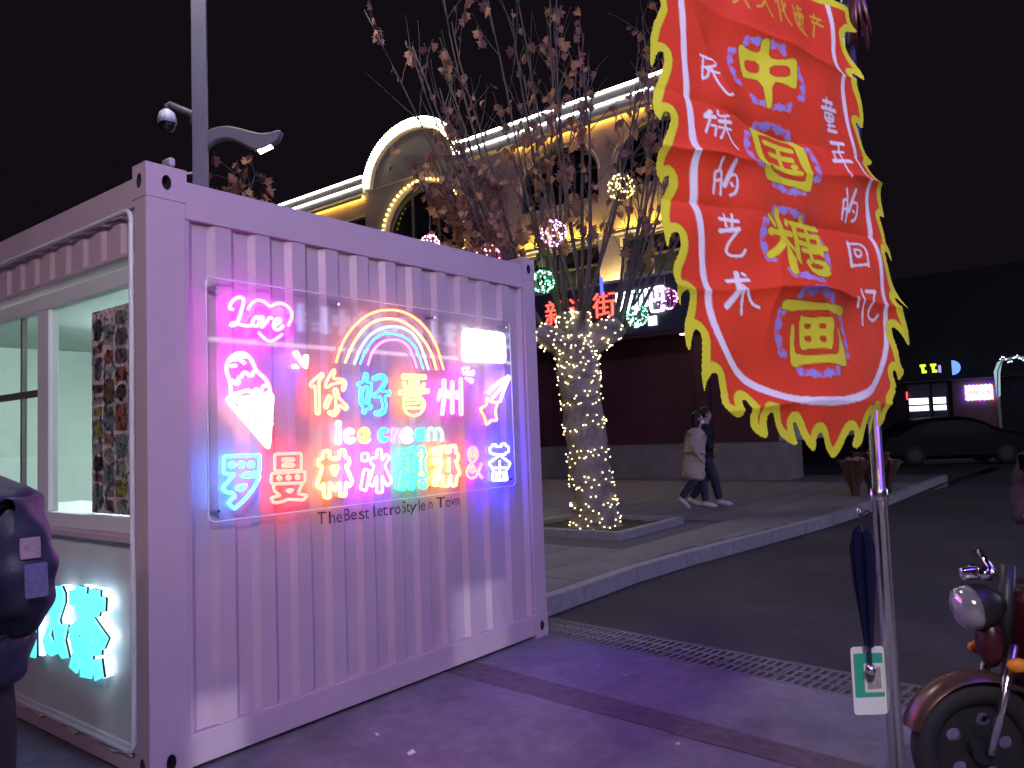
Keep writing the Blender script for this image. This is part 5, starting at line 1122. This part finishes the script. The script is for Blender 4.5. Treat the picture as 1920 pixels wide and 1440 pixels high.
for pp, sz, cc in ((Vector((-.058, -.190, .700)), (.034, .038), (.26, .19, .23)), (Vector((-.066, -.206, .643)), (.038, .060), (.10, .095, .20))):
    me = curve_mesh([slot_r(0, 0, sz[0] * 1.76, sz[1] * 1.76, .006)], .004); me.transform(frame_matrix(pp * 1.76, Vector((.8, -.6, 0)), Vector((.10, .10, 1))))
    link('sleeve_patch', me, pbr('patch_cloth', cc, .8, var=.3, scale=60), p3)
MB().tube([Vector((-.085, -.05, .80)) * 1.76, Vector((-.115, -.085, .775)) * 1.76, Vector((-.125, -.10, .735)) * 1.76], [.02, .028, .012], 8).build('hood_edge', M_['navy'], p3, True)
p4 = person('person', 'person in a dark maroon coat behind the moped at the right frame edge', (2.98, -3.42, 0), fa + math.pi * .72, 1.70, stand,
    {'L': [(-.005, .112, .785), (.02, .165, .64), (.13, .12, .60)], 'R': [(-.005, -.112, .785), (.02, -.165, .64), (.13, -.12, .60)]},
    looks=dict(trousers='black', shoe='dark', top='maroon', top_name='coat', hem=.30, flare=.035, bulk=1.2, fold=1.4))

# ================================================================== moped at the right edge
mo = empty('moped', (1.74, -3.03, 0), math.atan2(-rd.y, -rd.x), 'dark electric moped with copper front mudguard and amber turn signals beside the banner pole', 'moped')
def wheel(x):
    we = MB(); WM = frame_matrix((x, 0, .258), (1, 0, 0), (0, 0, 1))
    tyre = [(.258 + .048 * (math.cos(a) - 1), .048 * math.sin(a)) for a in np.linspace(-2.6, 2.6, 13)]
    vs_ = []; n_ = 40
    for r_, y in tyre:
        for j in range(n_): a = 2 * math.pi * j / n_; vs_.append((x + r_ * math.cos(a), y, .258 + r_ * math.sin(a)))
    k = len(tyre); fs = [(i * n_ + j, i * n_ + (j + 1) % n_, ((i + 1) % k) * n_ + (j + 1) % n_, ((i + 1) % k) * n_ + j) for i in range(k) for j in range(n_)]
    we.add(vs_, fs); wo = we.build('wheel', M_['rubber'], mo, True)
    lp = [oval(0, 0, .170, .170, 40)] + [oval(.108 * math.cos(a), .108 * math.sin(a), .030, .026, 12) for a in np.arange(5) * 2 * math.pi / 5 + .5]
    plate('rim', lp, .016, WM, M_['dark'], wo); plate('hub', [oval(0, 0, .05, .05, 20)], .10, WM, M_['dark'], wo)
wheel(0); wheel(-1.18)
m = MB(); n_ = 26
fv = []
for i in range(n_):
    a = R(18) + R(128) * i / (n_ - 1)
    for yy, dr_ in ((-.062, -.020), (-.045, .0), (0, .008), (.045, .0), (.062, -.020)): fv.append(((.285 + dr_) * math.cos(a), yy, .258 + (.285 + dr_) * math.sin(a)))
m.add(fv, [(i * 5 + j, i * 5 + j + 1, (i + 1) * 5 + j + 1, (i + 1) * 5 + j) for i in range(n_ - 1) for j in range(4)])
m.build('front_mudguard', pbr('copper_guard', (.11, .065, .05), .3, metal=.5, var=.15), mo, True)
for s in (-1, 1):
    MB().tube([(0, .075 * s, .258), (-.055, .075 * s, .42), (-.13, .065 * s, .66)], [.017, .017, .020], 10).build('fork_leg', M_['steel'], mo, True)
    MB().ball((-.10, .125 * s, .60), .035, sub=2, sq=(1.2, .8, .8)).build('turn_signal', M_['orange'], mo, True)
    MB().tube([(-.16, .07 * s, .90), (-.18, .20 * s, .97), (-.26, .33 * s, .95)], .012, 8).build('handlebar', M_['chrome'], mo, True)
    MB().tube([(-.255, .32 * s, .95), (-.30, .43 * s, .94)], .018, 8).build('grip', M_['rubber'], mo, True)
HM = frame_matrix((.0, 0, .79), (0, 1, 0), (.12, 0, .99))
MB().lathe([(0, .055), (.045, .05), (.078, .030), (.085, .0), (.088, -.02)], 24, HM @ Matrix.Rotation(0, 4, 'X')).build('headlight_lens', pbr('headlight_glass', (.55, .55, .58), .08, metal=.7, var=.05), mo, True)
MB().lathe([(.090, -.012), (.092, -.025), (.080, -.08), (.04, -.13), (0, -.14)], 24, HM).build('headlight_shell', M_['dark'], mo, True)
MB().bbox((-.05, -.02, .90), (.02, .02, .945), .01).tube([(-.06, -.05, .925), (-.06, .05, .925)], .026, 12).build('speedometer', M_['chrome'], mo, True)
MB().tube([(-.13, 0, .60), (-.17, 0, .95)], .028, 10).build('steering_column', M_['dark'], mo, True)
MB().bbox((-.30, -.13, .36), (-.17, .13, .86), .05).build('leg_shield', M_['red_paint'], mo, True)
MB().bbox((-.72, -.14, .24), (-.26, .14, .33), .03).build('footboard', M_['dark'], mo)
MB().bbox((-1.32, -.15, .36), (-.66, .15, .66), .09).build('rear_body', M_['red_paint'], mo, True)
MB().bbox((-1.30, -.14, .665), (-.62, .14, .755), .05).build('seat', M_['black'], mo, True)
MB().tube([(-1.18, 0, .258), (-.9, 0, .38), (-.5, 0, .27)], .03, 8).build('swing_arm', M_['dark'], mo)
MB().ball((-.075, .0, .66), .07, sub=2, sq=(.7, .9, 1.5)).build('front_cowl', M_['red_paint'], mo, True)

# ================================================================== bouquets by the kerb
random.seed(17)
for k, (x, y, h, lab) in enumerate(((13.55, .42, .66, 'kraft wrapped bouquet standing nearest the banner pole by the kerb'), (13.95, .20, .78, 'largest orange brown wrapped bouquet in the heap by the kerb'), (14.35, .05, .62, 'wrapped bouquet at the right end of the heap by the kerb'))):
    e = empty('bouquet', (x, y, SW), rnd(0, 6), lab, 'bouquet', 'bouquets by the kerb')
    m = MB(); n_ = 18; rg = []
    for q, (z, r_) in enumerate(((0, .10), (.25, .12), (.55, .22), (.85, .36), (1.0, .42))):
        rg += [(r_ * (1 + .22 * math.sin(j * 2.7 + q) + rnd(-.08, .08)) * math.cos(2 * math.pi * j / n_) * h, r_ * (1 + .22 * math.sin(j * 2.7 + q)) * math.sin(2 * math.pi * j / n_) * h, (z + rnd(-.04, .04) * (q > 0)) * h) for j in range(n_)]
    m.add(rg, [(i * n_ + j, i * n_ + (j + 1) % n_, (i + 1) * n_ + (j + 1) % n_, (i + 1) * n_ + j) for i in range(4) for j in range(n_)]); m.build('paper_wrap', M_['paper'], e)
    for j in range(9):
        a = j * 2.4; r_ = .09 * math.sqrt(j) * h; MB().ball((r_ * math.cos(a), r_ * math.sin(a), h * rnd(.9, 1.05)), .085 * h, sub=2, sq=(1, 1, .8)).build('bloom', M_['petal'], e, True)

# ================================================================== parked car in the dark side street
car = empty('parked_car', (27.6, 1.05, 0), R(-58), 'black saloon car parked in the dark in front of the far shops', 'car')
prof = [(-2.25, .32), (-2.30, .62), (-2.22, .92), (-1.75, 1.02), (-1.15, 1.38), (-.2, 1.47), (.55, 1.40), (1.25, 1.02), (2.05, .88), (2.28, .66), (2.25, .32)]
me = curve_mesh([smooth2(prof, 1)], 1.72, 'body', .12); me.transform(frame_matrix((0, 0, 0), (1, 0, 0), (0, 0, 1))); link('body', me, M_['carpaint'], car, True)
for s in (-1, 1):
    plate('side_window', [[(-1.25, 1.02), (1.05, 1.02), (.50, 1.33), (-.2, 1.40), (-1.0, 1.33)]], .02, frame_matrix((0, .862 * s, 0), (1, 0, 0), (0, 0, 1)), M_['carglass'], car)
    MB().bbox((2.16, .45 * s - .2, .62), (2.30, .45 * s + .2, .76), .03).build('headlight', M_['chrome'], car); MB().bbox((-2.33, .5 * s - .2, .68), (-2.2, .5 * s + .2, .84), .03).build('tail_light', M_['red_paint'], car)
    for x in (-1.4, 1.42):
        wo = MB().lathe([(.20, -.11), (.33, -.10), (.34, 0), (.33, .10), (.20, .11)], 28, frame_matrix((x, .80 * s, .34), (1, 0, 0), (0, 0, 1))).build('wheel', M_['rubber'], car, True)
        MB().lathe([(0, -.105), (.20, -.10), (.20, .10), (0, .105)], 20, frame_matrix((x, .80 * s, .34), (1, 0, 0), (0, 0, 1))).build('rim', M_['hole'], wo)
# wet gutter
tag(plate('puddle', [[(16.8, -.30), (18.5, -.26), (20.6, -.18), (23.0, -.30), (25.5, -.42), (25.3, -.70), (22.5, -.66), (20.0, -.42), (18.0, -.44)]], .004, Matrix.Translation((0, 0, .002)), pbr('water_film', (.015, .015, .017), .04, var=.05, spec=.8)), kind='structure')

# ================================================================== far shops across the side street
fb = empty('far_shop_row', (34, 0, 0), 0, 'dark row of shops at the end of the lane with small lit signs', 'building')
FO2 = Vector((34, 0, 0))
def fpart(name, mb, mat): o = mb.build(name, mat, fb); o.location = -FO2; return o
fpart('wall', MB().box((34.1, -30, 0), (34.4, 18, 7.5)), M_['farwall'])
fpart('brown_wall', MB().bbox((33.95, .1, 0), (34.09, 1.75, 3.1), .01), M_['brownwall'])
fpart('canopy', MB().bbox((33.3, -14, 3.05), (34.09, 6, 3.2), .02), M_['farwall'])
M_['shopwhite'] = emi('lit_window', (.80, .90, 1.0), 2.6)
for (a, b) in ((2.60, 3.36), (1.96, 2.46)):
    wf = fpart('window', MB().bbox((34.02, a - .04, 1.40), (34.095, b + .04, 2.98), .01), M_['wframe'])
    MB().box((34.0, a, 1.46), (34.018, b, 2.92)).build('pane', pbr('hazy_pane', (.12, .14, .15), .3), wf)
    for z0, z1 in ((2.13, 2.38), (1.86, 2.06)): MB().box((33.985, a + .04, z0), (33.998, b, z1)).build('lit_tube_row', M_['shopwhite'], wf)
fpart('red_tube', MB().tube([(33.95, 3.42, 2.35), (33.95, 3.42, 2.68)], .03, 8), emi('red_tube', (1, .05, .05), 2.5))
led = empty('led_sign', (33.86, .80, 2.2), 0, 'small red and white led sign with rainbow border above the brown wall', 'sign')
MB().bbox((0, -.46, .0), (.08, .46, .58), .01).build('panel', emi('led_panel', (1.0, .80, .70), 1.7), led)
me = text_mesh('卓越台球', .20, .02); me.transform(frame_matrix((-.012, 0, .285), (0, -1, 0), (0, 0, 1))); link('lettering', me, emi('led_red', (1.0, .06, .02), 1.0), led)
for i in range(26):
    t_ = i / 26 * 4; sd_ = int(t_); f_ = t_ - sd_; y, z = [(-.46 + .92 * f_, .0), (.46, .58 * f_), (.46 - .92 * f_, .58), (-.46, .58 - .58 * f_)][sd_]
    MB().ball((-.01, y, z), .030, sub=1).build('border_led', NM[['red', 'green', 'violet', 'blue'][i % 4]], led)
for y, z, c, nm_, lab in ((2.62, 3.62, (.85, 1.0, .05), 'a', 'left yellow green glyph sign over the far windows'), (2.24, 3.62, (.85, 1.0, .05), 'b', 'right yellow green glyph sign over the far windows')):
    e = empty('glyph_sign', (33.25, y, z - .25), 0, lab, 'sign')
    mt = emi('lime_sign', c, 1.3)
    MB().bbox((0, -.10, .26), (.05, .12, .36), .02).bbox((0, -.04, .12), (.05, .07, .26), .02).build('upper_stroke', mt, e); MB().bbox((0, -.12, .0), (.05, .06, .11), .02).build('lower_stroke', mt, e)
e = empty('round_sign', (33.2, 1.58, 3.22), 0, 'blue half moon sign glowing above the far shops', 'sign')
plate('face', [[(.0, 0)] + [(-.30 * math.sin(a), .29 - .29 * math.cos(a)) for a in np.linspace(0, math.pi, 14)]], .05, frame_matrix((0, 0, 0), (0, 1, 0), (0, 0, 1)), emi('blue_sign', (.16, .34, 1.0), 1.3), e)
e = empty('bracket_sign', (33.2, 2.02, 3.35), 0, 'tiny violet sign left of the blue half moon', 'sign'); MB().bbox((0, -.05, 0), (.05, .05, .30), .02).build('face', emi('violet_sign', (.35, .3, 1.0), 1.2), e)
# lit awning at the right edge
aw = empty('lit_awning', (32.5, -.5, 0), 0, 'pale lit fabric arch with white fairy lights at the right frame edge', 'awning')
MB().tube([(0, .52, 0), (0, .52, 2.5), (0, .47, 3.2), (0, .30, 3.62), (0, -.1, 3.7), (0, -1.8, 3.55)], .05, 8).build('frame', M_['white'], aw, True)
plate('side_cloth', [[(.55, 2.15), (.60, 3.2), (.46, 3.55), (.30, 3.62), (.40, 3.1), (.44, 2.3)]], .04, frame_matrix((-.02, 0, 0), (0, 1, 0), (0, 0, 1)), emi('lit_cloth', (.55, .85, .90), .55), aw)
bz = MB(); random.seed(6)
for i in range(36): bz.ball((-.08, .35 - i * .06, 3.62 + .10 * math.sin(i * .9) + rnd(-.06, .06)), .022, sub=1)
o = bz.build('bulb_mass', emi('fairy_bulb', (.75, .95, 1.0), 5.0), aw); o['kind'] = 'stuff'
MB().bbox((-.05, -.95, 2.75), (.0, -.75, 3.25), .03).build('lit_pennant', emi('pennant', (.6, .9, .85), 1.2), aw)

# ================================================================== shops on the opposite side of the lane (behind the photographer; mirrored in the acrylic)
op = empty('opposite_shops', (14, -14, 0), 0, 'shop front with lit signboard across the lane from the container', 'building')
OO = Vector((14, -14, 0))
def opart(name, mb, mat): o = mb.build(name, mat, op); o.location = -OO; return o
opart('wall', MB().box((-14, -14.4, 0), (34, -14.1, 10)), M_['farwall'])
opart('sign_board', MB().bbox((8.5, -14.05, 4.2), (22, -13.8, 7.2), .03), M_['band'])
opart('edge_strip', MB().box((8.4, -13.84, 7.24), (22, -13.76, 7.34)).box((8.4, -13.84, 4.06), (22, -13.76, 4.16)), emi('edge_strip', (.95, .97, 1.0), 14.0))
wh = emi('lit_stroke', (.60, .72, 1.0), 7.0); random.seed(12)
for r_, (z0, hh) in enumerate(((5.75, 1.05), (4.5, .75))):
    x = 9.2
    while x < 21:
        wd = hh * .8; st_ = MB()
        for q in range(5):
            if random.random() < .5: zz = z0 + rnd(.05, .95) * hh; st_.box((x, -13.78, zz - .05), (x + wd, -13.72, zz + .05))
            else: xx = x + rnd(.1, .9) * wd; st_.box((xx - .05, -13.785, z0), (xx + .05, -13.715, z0 + hh))
        opart('lit_stroke_group', st_, wh).name = 'lit_sign_glyph'; x += wd * 1.25
for x in (9.5, 13.2, 16.9, 20.6): opart('shop_window', MB().bbox((x - 1.4, -14.09, .5), (x + 1.4, -14.02, 3.4), .02), emi('shop_window', (.80, .84, 1.0), .8))
bbd = empty('added_violet_panel', (0.5, -11.5, 0), R(4), 'added unseen violet billboard on two posts across the lane', 'emitter')  # violet light added out of view to tint container and apron
for x in (-3.2, 3.2): MB().tube([(x, -.2, 0), (x, -.2, 11.2)], .22, 14).build('post', M_['pole'], bbd, True)
MB().bbox((-4.6, -.3, 10.4), (4.6, .0, 15.6), .03).build('case', M_['dark'], bbd)
MB().box((-4.5, .002, 10.5), (4.5, .03, 15.5)).build('glow_face', emi('violet_face', (.16, .05, 1.0), 10.0), bbd)

# ================================================================== lamp added behind the camera to brighten the banner
sl = empty('added_work_lamp', (-2.95, -4.70, 0), R(35), 'added white work lamp on a stand, out of view, lighting the banner', 'lamp')
MB().tube([(0, 0, .02), (0, 0, 4.25)], .016, 10).build('stand', M_['steel'], sl, True)
for k in range(3):
    a = k * 2.094; MB().tube([(0, 0, .35), (.32 * math.cos(a), .32 * math.sin(a), .012)], .010, 8).build('leg', M_['steel'], sl, True)
MB().bbox((-.04, -.17, 4.10), (.03, .17, 4.36), .02).build('lamp_head', M_['dark'], sl)
MB().box((.031, -.15, 4.12), (.036, .15, 4.34)).build('lamp_glass', emi('added_work_glow', (1.0, .90, 1.02), 860.0), sl)


# ================================================================== added table and lantern, unseen; board gaps shape light patches on the container base
vt = empty('added_table', (-.45, -4.9, 0), 0, 'added boarded table, out of view, whose gaps shape the lantern light', 'table')
wood = pbr('blocker_wood', (.20, .13, .08), .7, var=.3, scale=12)
MB().bbox((-1.15, -.75, .74), (1.25, .75, .775), .008).build('tabletop', wood, vt)
for x in (-1.08, 1.18):
    for y in (-.68, .62): MB().bbox((x - .03, y - .03, 0), (x + .03, y + .03, .738), .005).build('leg', wood, vt)
ox = .45
for a, b in ((-1.10, -.678), (-.616, -.425), (-.4165, -.3647), (-.350, -.3086), (-.180, .75)): MB().box((a + ox, .69, 0), (b + ox, .712, .737)).build('gap_board', wood, vt)  # boards block the lantern; gaps sized for the light patches
for a, b, z in ((-.6779, -.6161, .383), (-.4249, -.4166, .342), (-.3646, -.3501, .335), (-.3085, -.1801, .420)): MB().box((a + ox, .692, z), (b + ox, .710, .737)).build('gap_batten', wood, vt)
ln = empty('lantern', (-.90, -5.30, 0), 0, 'small added lantern, out of view, casting light patches on the container base', 'lantern')
MB().lathe([(0, 0), (.06, 0), (.06, .30), (.03, .34), (.012, .345), (0, .345)], 20).build('base', M_['dark'], ln, True)
MB().lathe([(.010, .346), (.013, .40), (.010, .45), (0, .455)], 14).build('globe', emi('lantern_globe', (.95, .97, 1.0), 40.0), ln, True)
MB().lathe([(.03, .458), (.05, .47), (.02, .50), (0, .50)], 20).build('cap', M_['dark'], ln, True)
pl_ = bpy.data.lights.new('lantern_light', 'POINT'); pl_.energy = 420; pl_.shadow_soft_size = .014; pl_.color = (.86, .88, 1.0)
po = bpy.data.objects.new('lantern_light', pl_); COL.objects.link(po); po.parent = ln; po.location = (0, .03, .40)
